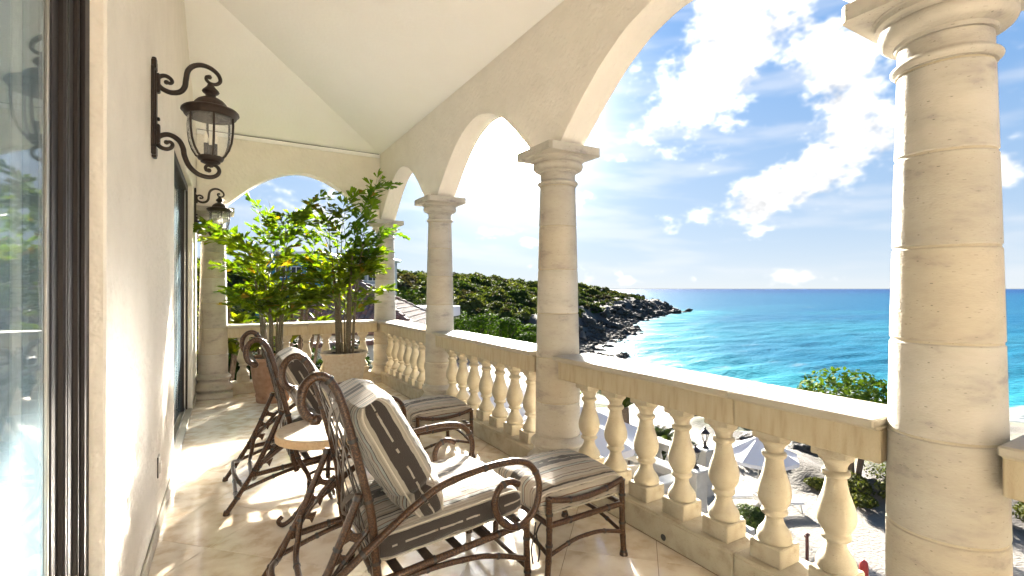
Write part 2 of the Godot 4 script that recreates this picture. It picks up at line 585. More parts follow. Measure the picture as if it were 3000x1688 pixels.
	M.ground.albedo_texture = ntex(noise(0.03, 175, 5), ramp([[0.0, 0.80, 0.80, 0.80], [0.5, 0.92, 0.92, 0.92], [1.0, 1.0, 1.0, 1.0]]))
	M.ground.normal_enabled = true
	M.ground.normal_texture = ntex(noise(0.03, 176, 4), null, 512, 5.0)

func ramp_g(a: float, b: float) -> Gradient:
	var g := Gradient.new()
	g.offsets = PackedFloat32Array([0.0, 1.0])
	g.colors = PackedColorArray([Color(a, a, a), Color(b, b, b)])
	return g

# weathered limestone: pale ground, smudges, small dark pits
func pitted(stops: Array, seed_: int, warp: float, pits: int) -> ImageTexture:
	var N := 768
	var a := noise(0.0085, seed_, 5, FastNoiseLite.TYPE_SIMPLEX_SMOOTH, warp).get_seamless_image(N, N)
	var c := noise(0.05, seed_ + 1, 4).get_seamless_image(N, N)
	var g := ramp(stops)
	var lut := []
	for i in 256: lut.append(g.sample(i / 255.0))
	var img := Image.create(N, N, false, Image.FORMAT_RGB8)
	for y in N:
		for x in N:
			var v := a.get_pixel(x, y).r * 0.78 + c.get_pixel(x, y).r * 0.22
			img.set_pixel(x, y, lut[int(clampf(v, 0.0, 1.0) * 255.0)])
	var rng := RandomNumberGenerator.new()
	rng.seed = 31 + seed_
	for i in pits:
		var x := rng.randi_range(0, N - 4)
		var y := rng.randi_range(0, N - 4)
		var r := rng.randf()
		var col := img.get_pixel(x, y).darkened(rng.randf_range(0.10, 0.42))
		img.fill_rect(Rect2i(x, y, 3 if r > 0.88 else 2 if r > 0.5 else 1, 2 if r > 0.7 else 1), col)
	return ImageTexture.create_from_image(img)

# ---------------------------------------------------------------- the house
const WALLD := 0.011       # the house wall runs a little askew
func wall_u(w: float) -> float:
	return -0.37 + WALLD * w

func arch_shape(t: float) -> float:
	var xs := [0.0, 0.107, 0.322, 0.526, 0.729, 0.9, 1.0]
	var ys := [1.0, 0.987, 0.880, 0.69, 0.42, 0.16, 0.0]
	for i in 6:
		if t <= xs[i + 1]:
			var a: float = ys[max(i - 1, 0)] if i > 0 else ys[1]
			var c: float = ys[min(i + 2, 6)]
			var k: float = (t - xs[i]) / (xs[i + 1] - xs[i])
			return lerpf(lerpf(ys[i], ys[i + 1], k), cubic_interpolate(ys[i], ys[i + 1], a, c, k), 0.6)
	return 0.0

# wall along s from s0 to s1, thickness t0..t1, pierced by arches [centre, half width]; at(s, y, t) places it
func arch_wall(arches: Array, s0: float, s1: float, t0: float, t1: float, top: float, at: Callable) -> ArrayMesh:
	var ss := [s0]
	for a in arches:
		if a[0] - a[1] > s0: ss.append(a[0] - a[1])
		for i in range(1, 48):
			var s: float = a[0] - a[1] * cos(PI * i / 48.0)
			if s > s0 and s < s1: ss.append(s)
		if a[0] + a[1] < s1: ss.append(a[0] + a[1])
	ss.append(s1)
	var b := Mb.new()
	var rows := [PackedVector3Array(), PackedVector3Array()]
	var bots := []
	for s in ss:
		var y := 2.622
		for a in arches:
			if absf(s - a[0]) < a[1]: y = 2.622 + 0.64 * arch_shape(absf(s - a[0]) / a[1])
		bots.append(y)
	for i in ss.size() - 1:
		var sa: float = ss[i]
		var sb: float = ss[i + 1]
		for tt in [t0, t1]:
			var q := [at.call(sa, bots[i], tt), at.call(sb, bots[i + 1], tt), at.call(sb, top, tt), at.call(sa, top, tt)]
			if tt == t1: q.reverse()
			b.quad(q[0], q[1], q[2], q[3])
	for i in ss.size():
		rows[0].append(at.call(ss[i], bots[i], t0))
		rows[1].append(at.call(ss[i], bots[i], t1))
	b.grid(rows)
	b.quad(at.call(s0, top, t0), at.call(s1, top, t0), at.call(s1, top, t1), at.call(s0, top, t1))
	for e in [0, ss.size() - 1]:
		b.quad(at.call(ss[e], bots[e], t0), at.call(ss[e], bots[e], t1), at.call(ss[e], top, t1), at.call(ss[e], top, t0))
	return b.done()

func house():
	var b: Mb
	# floor of square polished stone tiles laid diagonally
	var fl := thing("balcony_floor", "polished cream travertine floor of diagonal square tiles along the balcony", "floor")
	struct(fl)
	b = Mb.new()
	b.slab(PackedVector2Array([Vector2(-0.62, 7.0), Vector2(2.50, 7.0), Vector2(2.50, -8.27), Vector2(-0.62, -8.27)]), -0.35, -0.005)
	part(fl, "slab", b.done(), M.grout)
	var area := PackedVector2Array([Vector2(-0.62, 1.9), Vector2(2.24, 1.9), Vector2(2.24, -8.01), Vector2(-0.62, -8.01)])
	b = Mb.new()
	b.slab(PackedVector2Array([Vector2(-0.62, 6.9), Vector2(2.24, 6.9), Vector2(2.24, 1.903), Vector2(-0.62, 1.903)]), -0.02, 0.0)
	part(fl, "floor_behind", b.done(), M.tile1)
	var rng := RandomNumberGenerator.new()
	rng.seed = 2
	for i in range(-6, 16):
		for j in range(-12, 16):
			var p: float = 3.30 + 0.7 * i + 0.35      # u + w at the centre
			var q: float = 0.56 + 0.712 * j + 0.356   # w - u
			var ce := Vector2((p - q) * 0.5, -(p + q) * 0.5)
			var hu := 0.35 - 0.0022
			var hv := 0.356 - 0.0022
			var e1 := Vector2(0.5, -0.5) * hu
			var e2 := Vector2(-0.5, -0.5) * hv
			var poly := PackedVector2Array([ce - e1 - e2, ce + e1 - e2, ce + e1 + e2, ce - e1 + e2])
			for cut in Geometry2D.intersect_polygons(poly, area):
				if cut.size() < 3: continue
				b = Mb.new()
				b.slab(cut, -0.02, 0.0)
				part(fl, "tile", b.done(), M["tile%d" % rng.randi_range(0, 2)])
	# house wall with two door openings
	var hw := thing("house_wall", "cream stucco house wall along the left side of the balcony", "wall")
	hw.position = Vector3(-0.37, 0, 0)
	hw.rotation.y = -WALLD
	# in the wall's own frame: x outwards, z = -w
	var cut1 := 2.23
	var cut2 := 4.82
	var cut3 := 7.30
	var end := 8.26
	b = Mb.new()
	var tp := func(w): return minf(4.5, 3.7 + (8.03 - w) * 0.305) + 0.12
	for seg in [[-6.9, -0.2, 0.0, 4.6], [cut1, cut2, 0.0, 4.6], [-0.2, cut1, 2.78, 4.6], [cut2, cut3, 2.78, 4.6]]:
		b.box(Vector3(-0.125, (seg[2] + seg[3]) / 2, -(seg[0] + seg[1]) / 2), Vector3(0.25, seg[3] - seg[2], seg[1] - seg[0]), 0.008)
	var y0 := -4.0
	b.box(Vector3(-0.125, 2.2, -(cut3 + end) / 2), Vector3(0.25, 4.4, end - cut3), 0.008)
	part(hw, "stucco", b.done(), M.wall)
	# stone skirting
	for seg in [[cut1 + 0.01, cut2 - 0.01], [cut3 + 0.01, 7.9]]:
		part(hw, "skirting", boxm(Vector3(0.014, 0.095, seg[1] - seg[0]), 0.003), M.copper, Vector3(0.009, 0.0485, -(seg[0] + seg[1]) / 2))
	# rooms behind the doors
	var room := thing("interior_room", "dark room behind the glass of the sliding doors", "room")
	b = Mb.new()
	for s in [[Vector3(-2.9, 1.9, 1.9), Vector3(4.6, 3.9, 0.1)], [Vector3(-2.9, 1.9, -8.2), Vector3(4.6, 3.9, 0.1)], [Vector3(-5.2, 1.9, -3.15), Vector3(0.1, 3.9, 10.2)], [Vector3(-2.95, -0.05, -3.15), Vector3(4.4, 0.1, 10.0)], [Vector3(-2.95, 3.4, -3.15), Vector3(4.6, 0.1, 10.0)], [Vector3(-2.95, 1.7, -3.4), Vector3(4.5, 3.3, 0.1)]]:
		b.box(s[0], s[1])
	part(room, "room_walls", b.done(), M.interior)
	# main body of the house below and above
	var body := thing("house_storey_below", "cream wall of the storey under the balcony", "wall")
	part(body, "stucco", boxm(Vector3(8.2, 6.3, 15.2), 0.02), M.wall, Vector3(-1.75, -3.52, -0.65))
	# ceiling, sloped, hipped at the far end
	var ce := MeshInstance3D.new()
	b = Mb.new()
	var E := 2.255
	var F := 8.03
	var sl := 0.305
	var U0 := -0.50
	var top := 3.7 + (E - U0) * sl
	var wh := F - (E - U0)
	var pt := func(u, y, w): return P(u, y, w)
	b.quad(P(U0, top, -7.0), P(U0, top, wh), P(E, 3.7, F), P(E, 3.7, -7.0))
	b.tri(P(U0, top, wh), P(U0, 3.7, F), P(E, 3.7, F))
	var h := 0.18
	b.quad(P(U0, top + h, -7.0), P(E + 0.6, 3.7 + h, -7.0), P(E + 0.6, 3.7 + h, F + 0.6), P(U0, top + h, wh))
	b.tri(P(U0, top + h, wh), P(E + 0.6, 3.7 + h, F + 0.6), P(U0, 3.7 + h, F + 0.6))
	b.quad(P(E + 0.6, 3.7 + h, -7.0), P(E + 0.6, 3.66, -7.0), P(E + 0.6, 3.66, F + 0.6), P(E + 0.6, 3.7 + h, F + 0.6))
	b.quad(P(E + 0.6, 3.7 + h, F + 0.6), P(E + 0.6, 3.66, F + 0.6), P(U0, 3.66, F + 0.6), P(U0, 3.7 + h, F + 0.6))
	b.quad(P(E + 0.25, 3.66, -7.0), P(E + 0.6, 3.66, -7.0), P(E + 0.6, 3.66, F + 0.6), P(E + 0.25, 3.66, F + 0.6))
	b.quad(P(U0, 3.66, F + 0.24), P(E + 0.25, 3.66, F + 0.24), P(E + 0.25, 3.66, F + 0.6), P(U0, 3.66, F + 0.6))
	ce.mesh = b.done()
	ce.name = "ceiling"
	ce.material_override = M.ceil
	struct(ce)
	add_child(ce)
	tag(ce, "white sloped plaster ceiling with a hipped far end over the balcony", "ceiling")
	var rf := thing("house_roof_slab", "flat roof slab over the rooms of the house", "roof")
	part(rf, "slab", boxm(Vector3(4.95, 0.3, 15.3), 0.02), M.wall, Vector3(-2.9, 4.75, -0.6))
	# end wall behind the viewer
	var ew := thing("end_wall", "cream stucco wall closing the near end of the balcony", "wall")
	part(ew, "stucco", boxm(Vector3(3.3, 5.0, 0.2), 0.01), M.wall, Vector3(1.0, 2.3, 7.0))
	# arcade and far wall
	var arc := thing("arcade_wall", "cream stucco wall of arches carried by the row of columns towards the sea", "wall")
	part(arc, "stucco", arch_wall([[-5.47, 1.07], [-2.98, 1.07], [-0.48, 1.07], [2.015, 1.075], [4.51, 1.075], [6.95, 1.02]], -6.9, 8.25, 2.255, 2.485, 3.80, func(s, y, t): return P(t, y, s)), M.wall)
	var fw := thing("far_arch_wall", "cream stucco end wall with one wide arch behind the potted palms", "wall")
	part(fw, "stucco", arch_wall([[1.08, 1.07]], -0.275, 2.253, 8.03, 8.25, 3.78, func(s, y, t): return P(s, y, t)), M.wall)
	part(fw, "ceiling_trim", boxm(Vector3(2.52, 0.055, 0.03), 0.004), M.ceil, P(0.985, 3.662, 8.013))
	part(fw, "joint", boxm(Vector3(2.50, 0.008, 0.012), 0.0), M.dark, P(0.985, 3.6945, 8.014))
	columns()
	balustrades()
	doors()
	lanterns()
	# socket
	var so := thing("wall_socket", "small ivory double socket with a dark slot low on the house wall", "socket", P(wall_u(3.76) + 0.004, 0.40, 3.76), -WALLD)
	part(so, "cover", boxm(Vector3(0.012, 0.125, 0.085), 0.004), M.plastic)
	part(so, "flap", boxm(Vector3(0.016, 0.07, 0.05), 0.004), M.plastic, Vector3(0.006, -0.008, 0))
	part(so, "slot", boxm(Vector3(0.004, 0.125, 0.006), 0.0), M.dark, Vector3(0.0, 0, 0.046))

func columns():
	var drums := []
	var joints := [0.33, 0.60, 0.955, 1.305, 1.655, 2.0, 2.325]
	var rad := func(y): return lerpf(0.181, 0.143, pow(clampf((y - 0.5) / 1.85, 0.0, 1.0), 1.25))
	for i in 6:
		var a: float = joints[i] + (0.0 if i == 0 else 0.003)
		var z: float = joints[i + 1] - 0.003
		var pr := [Vector2(0.02, a), Vector2(rad.call(a) - 0.006, a), Vector2(rad.call(a), a + 0.006)]
		for k in range(1, 5): pr.append(Vector2(rad.call(lerpf(a, z, k / 5.0)), lerpf(a, z, k / 5.0)))
		pr += [Vector2(rad.call(z), z - 0.006), Vector2(rad.call(z) - 0.006, z), Vector2(0.02, z)]
		var b := Mb.new()
		b.lathe(pr, 48)
		drums.append(b.done())
	var core := Mb.new()
	var cr := []
	for k in 13:
		var yy := lerpf(0.33, 2.33, k / 12.0)
		cr.append(Vector2(rad.call(yy) - 0.0045, yy))
	core.lathe(cr, 48)
	var corem := core.done()
	var base := Mb.new()
	var bp := [Vector2(0.0, 0.075), Vector2(0.232, 0.075)]
	for k in 9: bp.append(Vector2(0.217 + 0.033 * sin(PI * k / 8.0), 0.085 + 0.085 * k / 8.0))
	bp += [Vector2(0.212, 0.175), Vector2(0.196, 0.195), Vector2(0.194, 0.225), Vector2(0.203, 0.24)]
	for k in 7: bp.append(Vector2(0.200 + 0.022 * sin(PI * k / 6.0), 0.242 + 0.055 * k / 6.0))
	bp += [Vector2(0.194, 0.302), Vector2(0.187, 0.315), Vector2(0.182, 0.33)]
	base.lathe(bp, 48)
	var basem := base.done()
	var ring := Mb.new()
	var rp := [Vector2(0.10, 2.328), Vector2(0.150, 2.328)]
	for k in 9: rp.append(Vector2(0.148 + 0.017 * sin(PI * k / 8.0), 2.332 + 0.036 * k / 8.0))
	rp += [Vector2(0.144, 2.372), Vector2(0.1415, 2.378), Vector2(0.1405, 2.43), Vector2(0.1, 2.43)]
	ring.lathe(rp, 48)
	var ringm := ring.done()
	var cap := Mb.new()
	var cp := [Vector2(0.10, 2.432), Vector2(0.150, 2.432), Vector2(0.153, 2.447), Vector2(0.165, 2.449)]
	for k in 11:
		var a := -PI / 2 + PI * k / 10.0 * 0.92
		cp.append(Vector2(0.172 + 0.024 * cos(a) + 0.014 * k / 10.0, 2.482 + 0.030 * sin(a)))
	cp += [Vector2(0.196, 2.522), Vector2(0.212, 2.53), Vector2(0.214, 2.549), Vector2(0.222, 2.552), Vector2(0.222, 2.556), Vector2(0.0, 2.556)]
	cap.lathe(cp, 48)
	var capm := cap.done()
	var ab := Mb.new()
	var q := 0.25
	var e := 0.022
	ab.slab(PackedVector2Array([Vector2(-q, -q + e), Vector2(-q + e, -q), Vector2(q - e, -q), Vector2(q, -q + e), Vector2(q, q - e), Vector2(q - e, q), Vector2(-q + e, q), Vector2(-q, q - e)]), 2.556, 2.62)
	var abm := ab.done()
	var plm := boxm(Vector3(0.47, 0.075, 0.47), 0.006)
	var cols := [["nearest large limestone column at the right, rising between two balustrade rails", 2.37, 0.77], ["second limestone column from the right, behind the near ottoman", 2.37, 3.262], ["third limestone column from the right, framing the dark headland", 2.37, 5.76], ["limestone corner column at the far end beside the tall pale plant pot", 2.37, 8.14], ["limestone column behind the viewer, next after the nearest one", 2.37, -1.73], ["last limestone column behind the viewer, by the end wall", 2.37, -4.22], ["limestone column standing against the house wall behind the far lantern", -0.075, 8.06]]
	for c in cols:
		var t := thing("stone_column", c[0], "column", P(c[1], 0, c[2]), 0.0, "columns of the balcony")
		part(t, "plinth", plm, M.column, Vector3(0, 0.0377, 0))
		part(t, "base", basem, M.column)
		part(t, "core", corem, M.balus)
		for d in drums.size(): part(t, "drum", drums[d], M["drum%d" % ((d * 2 + int(c[2] * 3.0) + 30) % 3)])
		part(t, "neck_ring", ringm, M.column)
		part(t, "capital", capm, M.column)
		part(t, "abacus", abm, M.column)

func baluster_mesh(seg := 28) -> ArrayMesh:
	var b := Mb.new()
	var pts := [[1096, 78], [1090, 80], [1078, 80], [1070, 78], [1060, 76], [1050, 70], [1040, 64], [1028, 55], [1015, 48], [1000, 42], [985, 39.5], [968, 40], [966, 52], [960, 58], [951, 60.5], [943, 58], [937, 52], [934, 51], [925, 56], [905, 68], [885, 75.5], [865, 78.5], [850, 78.5], [830, 76], [800, 68.5], [770, 58.5], [740, 50], [710, 44], [690, 41.5], [680, 41], [677, 50], [670, 55], [661, 56.5], [653, 54], [648, 48], [646, 43], [638, 43], [625, 46], [610, 54], [602, 62], [598, 68], [590, 71], [580, 72], [572, 70], [566, 66]]
	var pr := []
	for p in pts: pr.append(Vector2(p[1] / 1000.0, 0.80 - (p[0] - 540.0) / 1027.0))
	b.lathe(pr, seg, Vector3.ZERO, 0.6)
	b.box(Vector3(0, 0.207, 0), Vector3(0.162, 0.094, 0.162), 0.006)
	b.box(Vector3(0, 0.787, 0), Vector3(0.145, 0.026 * 2, 0.145), 0.004)
	# the mould seam left by casting
	for s in [-1.0, 1.0]:
		var pa := PackedVector3Array()
		for p in pr: pa.append(Vector3(p.x * 0.707 * s, p.y, p.x * 0.707))
		b.tube(pa, 0.0016, 5)
	return b.done()

# a run of balusters along local +x from 0 to L
func balustrade(label: String, at: Vector3, turn: float, L: float, n: int, bm: ArrayMesh, joint := 0.5) -> Node3D:
	var t := thing("balustrade", label, "balustrade", at, turn, "balustrades of the balcony")
	var lens := [L * joint, L * (1.0 - joint)]
	var x := 0.0
	for k in 2:
		var l: float = lens[k]
		part(t, "plinth_stone", boxm(Vector3(l - 0.003, 0.15, 0.262), 0.006), M.balus, Vector3(x + l / 2, 0.076, 0))
		part(t, "plinth_cap", boxm(Vector3(l - 0.003, 0.014, 0.25), 0.005), M.balus, Vector3(x + l / 2, 0.154, 0))
		part(t, "rail_beam", boxm(Vector3(l - 0.002, 0.135, 0.25), 0.006), M.beam, Vector3(x + l / 2, 0.8735, 0))
		part(t, "rail_moulding", boxm(Vector3(l - 0.002, 0.018, 0.29), 0.007), M.balus, Vector3(x + l / 2, 0.9475, 0))
		part(t, "cap_stone", boxm(Vector3(l - 0.005, 0.034, 0.36), 0.006), M.copper, Vector3(x + l / 2, 0.9705, 0))
		x += l
	for k in n:
		part(t, "baluster", bm, M.balus, Vector3(L / 2 + (k - (n - 1) / 2.0) * 0.285, 0, 0))
	return t

func balustrades():
	var bm := baluster_mesh()
	# local +x runs away from the viewer (turn by 90 degrees)
	var r := PI / 2
	balustrade("balustrade at the right edge running past the nearest column", P(2.37, 0, -1.9), r, 2.48, 8, bm)
	var b2 := balustrade("long near balustrade between the nearest column and the column by the ottoman", P(2.37, 0, 0.93), r, 2.16, 7, bm, 0.30)
	balustrade("middle balustrade behind the near ottoman and second chair", P(2.37, 0, 3.42), r, 2.18, 7, bm, 0.45)
	balustrade("last balustrade of the sea side, ending at the corner column", P(2.37, 0, 5.92), r, 2.06, 7, bm, 0.5)
	balustrade("far end balustrade behind the two potted palms", P(0.09, 0, 8.14), 0.0, 2.12, 7, bm, 0.5)
	var hole := Mb.new()
	hole.lathe([Vector2(0.0, -0.002), Vector2(0.016, -0.002), Vector2(0.019, 0.003), Vector2(0.012, 0.0035), Vector2(0.0, 0.001)], 14)
	part(b2, "drain_hole", hole.done(), M.dark, Vector3(1.10, 0.045, -0.1325), Vector3(-PI / 2, 0, 0))

func doors():
	# sliding door beside the viewer: frame, overlapping sashes, glass set back in the wall
	var d := thing("near_sliding_door", "dark brown sliding door with large reflecting glass at the left edge", "door", Vector3(-0.37, 0, 0), -WALLD)
	var H := 2.78
	part(d, "jamb", boxm(Vector3(0.16, H, 0.055), 0.004), M.frame, Vector3(-0.125, H / 2, -2.2015))
	part(d, "jamb_stop", boxm(Vector3(0.012, H, 0.03), 0.002), M.frame, Vector3(-0.047, H / 2, -2.158))
	part(d, "track_seal", boxm(Vector3(0.03, H, 0.016), 0.0), M.seal, Vector3(-0.075, H / 2, -2.134))
	var s := part(d, "sash", boxm(Vector3(0.045, H - 0.02, 0.115), 0.006), M.frame, Vector3(-0.083, H / 2, -2.062))
	part(s, "groove", boxm(Vector3(0.004, H - 0.06, 0.012), 0.0), M.seal, Vector3(0.0225, 0, 0.028))
	part(s, "bead", boxm(Vector3(0.016, H - 0.04, 0.012), 0.003), M.frame, Vector3(0.028, 0, -0.035))
	part(s, "inner_bead", boxm(Vector3(0.03, H - 0.04, 0.07), 0.004), M.frame, Vector3(-0.010, 0, 0.088))
	part(s, "seal", boxm(Vector3(0.010, H - 0.1, 0.018), 0.002), M.alu, Vector3(-0.004, 0, 0.128))
	for k in 2:
		part(d, "glass_pane", boxm(Vector3(0.005, H - 0.16, 2.08), 0.0), M.glass, Vector3(-0.088 - 0.03 * k, H / 2, -0.86))
	part(d, "head", boxm(Vector3(0.16, 0.07, 2.37), 0.004), M.frame, Vector3(-0.125, H - 0.035, -0.99))
	part(d, "sill_track", boxm(Vector3(0.16, 0.03, 2.37), 0.003), M.alu, Vector3(-0.125, 0.0155, -0.99))
	# second sliding door further along
	var e := thing("far_sliding_door", "dark brown framed sliding door recessed in the wall below the nearer lantern", "door", Vector3(-0.37, 0, 0), -WALLD)
	part(e, "jamb", boxm(Vector3(0.15, H, 0.06), 0.004), M.frame, Vector3(-0.125, H / 2, -7.268))
	part(e, "jamb", boxm(Vector3(0.15, H, 0.06), 0.004), M.frame, Vector3(-0.135, H / 2, -4.852))
	var g := part(e, "sash", boxm(Vector3(0.05, H - 0.03, 0.11), 0.005), M.frame, Vector3(-0.10, H / 2, -7.18))
	part(g, "bead", boxm(Vector3(0.012, H - 0.1, 0.014), 0.002), M.alu, Vector3(0.028, 0, 0.03))
	part(e, "sash", boxm(Vector3(0.05, H - 0.03, 0.11), 0.005), M.frame, Vector3(-0.16, H / 2, -6.02))
	part(e, "sash", boxm(Vector3(0.05, H - 0.03, 0.10), 0.005), M.frame, Vector3(-0.10, H / 2, -4.94))
	for k in 2:
		part(e, "glass_pane", boxm(Vector3(0.005, H - 0.14, 2.30), 0.0), M.glass, Vector3(-0.11 - 0.03 * k, H / 2, -6.06))
	part(e, "head", boxm(Vector3(0.15, 0.08, 2.36), 0.004), M.frame, Vector3(-0.125, H - 0.04, -6.06))
	var tr := part(e, "sill_track", boxm(Vector3(0.20, 0.022, 2.45), 0.003), M.copper, Vector3(-0.10, 0.0115, -6.06))
	for k in 2: part(tr, "rail", boxm(Vector3(0.008, 0.014, 2.40), 0.0), M.alu, Vector3(-0.02 + 0.05 * k, 0.017, 0))

func lantern_build() -> Node3D:
	var t := thing("wall_lantern", "large bronze scroll-arm wall lantern with hammered glass, nearer of the two", "lantern", Vector3.ZERO, 0.0, "bronze wall lanterns")
	var kx := 0.001118
	var q := func(x, y): return Vector3((x - 785.0) * 0.001118, (540.0 - y) / 880.0, 0.0)
	var b := Mb.new()
	# back plate with stepped ends
	b.box(Vector3(0.008, 0, 0), Vector3(0.016, 0.46, 0.095), 0.004)
	b.box(Vector3(0.018, 0, 0), Vector3(0.012, 0.42, 0.06), 0.004)
	for s in [-1.0, 1.0]:
		b.box(Vector3(0.012, 0.245 * s, 0), Vector3(0.024, 0.05, 0.082), 0.005)
		b.box(Vector3(0.012, 0.276 * s, 0), Vector3(0.022, 0.018, 0.055), 0.005)
		b.box(Vector3(0.026, 0.145 * s, 0), Vector3(0.026, 0.11, 0.045), 0.006)
	b.box(Vector3(0.03, -0.06, 0), Vector3(0.016, 0.02, 0.02), 0.004)
	part(t, "back_plate", b.done(), M.bronze)
	var up := []
	for p in [[868, 398], [850, 410], [838, 398], [846, 380], [868, 376], [878, 395], [865, 425], [828, 425], [806, 400], [812, 372], [840, 360]]: pass
	up = [q.call(846, 400), q.call(862, 402), q.call(870, 392), q.call(862, 378), q.call(840, 368), q.call(816, 378), q.call(806, 404), q.call(822, 432), q.call(862, 448), q.call(902, 438), q.call(924, 408), q.call(930, 366), q.call(938, 322), q.call(962, 292), q.call(1000, 279), q.call(1042, 288), q.call(1074, 314), q.call(1084, 346), q.call(1066, 366), q.call(1038, 366), q.call(1020, 350), q.call(1022, 334), q.call(1034, 334)]
	var lo := [q.call(846, 704), q.call(862, 700), q.call(872, 712), q.call(864, 730), q.call(842, 738), q.call(816, 728), q.call(804, 700), q.call(822, 674), q.call(858, 664), q.call(896, 684), q.call(916, 720), q.call(924, 764), q.call(944, 812), q.call(982, 848), q.call(1030, 860), q.call(1066, 848), q.call(1080, 822), q.call(1066, 798), q.call(1038, 794), q.call(1018, 806), q.call(1020, 824), q.call(1032, 824)]
	for pts in [up, lo]:
		var path := spline(pts, 0.006)
		var rr := []
		for i in path.size():
			var k := float(i) / (path.size() - 1)
			rr.append(0.0125 * (0.75 + 0.45 * sin(PI * clampf(k * 1.1, 0.0, 1.0))))
		b = Mb.new()
		b.tube(path, rr, 10)
		for e in [0, path.size() - 1]:
			b.lathe([Vector2(0.0, -0.014), Vector2(0.010, -0.010), Vector2(0.014, 0.0), Vector2(0.010, 0.010), Vector2(0.0, 0.014)], 10, path[e])
		b.box(Vector3(0.026, 0.155 if pts == up else -0.165, 0), Vector3(0.02, 0.03, 0.03), 0.004)
		part(t, "scroll_arm", b.done(), M.bronze)
	var ax := Vector3(0.285, 0, 0)
	b = Mb.new()
	b.lathe([Vector2(0.0, 0.195), Vector2(0.016, 0.192), Vector2(0.020, 0.18), Vector2(0.026, 0.172), Vector2(0.042, 0.155), Vector2(0.046, 0.146), Vector2(0.040, 0.138), Vector2(0.028, 0.13), Vector2(0.026, 0.12), Vector2(0.034, 0.112), Vector2(0.050, 0.105), Vector2(0.068, 0.094), Vector2(0.084, 0.076), Vector2(0.094, 0.056), Vector2(0.098, 0.05), Vector2(0.118, 0.046), Vector2(0.140, 0.040), Vector2(0.150, 0.030), Vector2(0.152, 0.020), Vector2(0.142, 0.012), Vector2(0.136, -0.002), Vector2(0.128, -0.010), Vector2(0.122, -0.01), Vector2(0.11, 0.0), Vector2(0.05, 0.05)], 32, ax, 0.6)
	var cap := part(t, "lamp_cap", b.done(), M.bronze)
	b = Mb.new()
	b.lathe([Vector2(0.117, -0.008), Vector2(0.119, -0.04), Vector2(0.117, -0.10), Vector2(0.110, -0.155), Vector2(0.096, -0.20), Vector2(0.075, -0.235), Vector2(0.062, -0.245)], 32, ax)
	part(t, "lamp_glass", b.done(), M.lampglass)
	for k in 6:
		var a := TAU * (k + 0.35) / 6.0
		var d := Vector3(cos(a), 0, sin(a))
		var path := PackedVector3Array()
		for p in [[0.123, -0.006], [0.125, -0.05], [0.123, -0.10], [0.116, -0.155], [0.101, -0.20], [0.080, -0.235], [0.060, -0.25]]: path.append(ax + d * p[0] + Vector3(0, p[1], 0))
		b = Mb.new()
		b.tube(path, 0.0065, 7)
		part(t, "rib", b.done(), M.bronze)
	b = Mb.new()
	b.lathe([Vector2(0.0, -0.236), Vector2(0.066, -0.24), Vector2(0.070, -0.25), Vector2(0.064, -0.262), Vector2(0.050, -0.268), Vector2(0.052, -0.276), Vector2(0.036, -0.284), Vector2(0.016, -0.29), Vector2(0.014, -0.302), Vector2(0.0, -0.306)], 28, ax, 0.6)
	var cup := part(t, "lamp_base", b.done(), M.bronze)
	for k in 3:
		var a := TAU * k / 3.0 + 0.5
		b = Mb.new()
		var o := ax + Vector3(cos(a) * 0.028, 0, sin(a) * 0.028)
		b.lathe([Vector2(0.0, -0.245), Vector2(0.014, -0.24), Vector2(0.011, -0.232), Vector2(0.011, -0.165), Vector2(0.0, -0.165)], 10, o)
		part(cup, "candle_sleeve", b.done(), M.frame)
		b = Mb.new()
		b.lathe([Vector2(0.008, -0.165), Vector2(0.013, -0.145), Vector2(0.012, -0.125), Vector2(0.005, -0.10), Vector2(0.0, -0.09)], 10, o)
		part(cup, "bulb", b.done(), M.bulb)
	return t

func lanterns():
	var t := lantern_build()
	t.position = P(wall_u(3.45), 2.53, 3.45)
	t.rotation.y = -WALLD
	copy(t, "smaller looking bronze wall lantern at the far end, half hidden by palm leaves", P(wall_u(7.62), 2.53, 7.62), -WALLD)

# ---------------------------------------------------------------- sea, beach, headland
var COAST := [[-60, 330], [20, 262], [58, 228], [72, 208], [62, 192], [53, 178], [42, 158], [33, 140], [29, 126], [27, 112], [22, 100], [18, 91], [12.5, 79], [13, 66], [15, 55], [20, 45], [30, 37], [45, 32], [80, 27], [160, 18]]
var land_poly := PackedVector2Array()
var coast_pts := PackedVector2Array()
var gn: FastNoiseLite
var gn2: FastNoiseLite

func inland(p: Vector2) -> float:
	var best := 1e9
	for i in coast_pts.size() - 1:
		var q := Geometry2D.get_closest_point_to_segment(p, coast_pts[i], coast_pts[i + 1])
		best = minf(best, q.distance_squared_to(p))
	best = sqrt(best)
	return best if Geometry2D.is_point_in_polygon(p, land_poly) else -best

# how far towards bare rock the ground lies: the reef flat right of the beach
func reef(X: float, Z: float) -> float:
	var edge := 11.2
	if Z < 20.4: edge = lerpf(20.0, 11.6, clampf((Z - 13.5) / 6.9, 0.0, 1.0))
	elif Z > 25.0: edge = lerpf(11.0, 9.5, clampf((Z - 25.0) / 8.0, 0.0, 1.0))
	return smoothstep(-0.5, 0.9, X - edge + gn.get_noise_2d(X * 9.0, Z * 9.0) * 1.2) * (1.0 - smoothstep(29.0, 33.0, Z) * (1.0 - smoothstep(14.0, 18.0, X)))

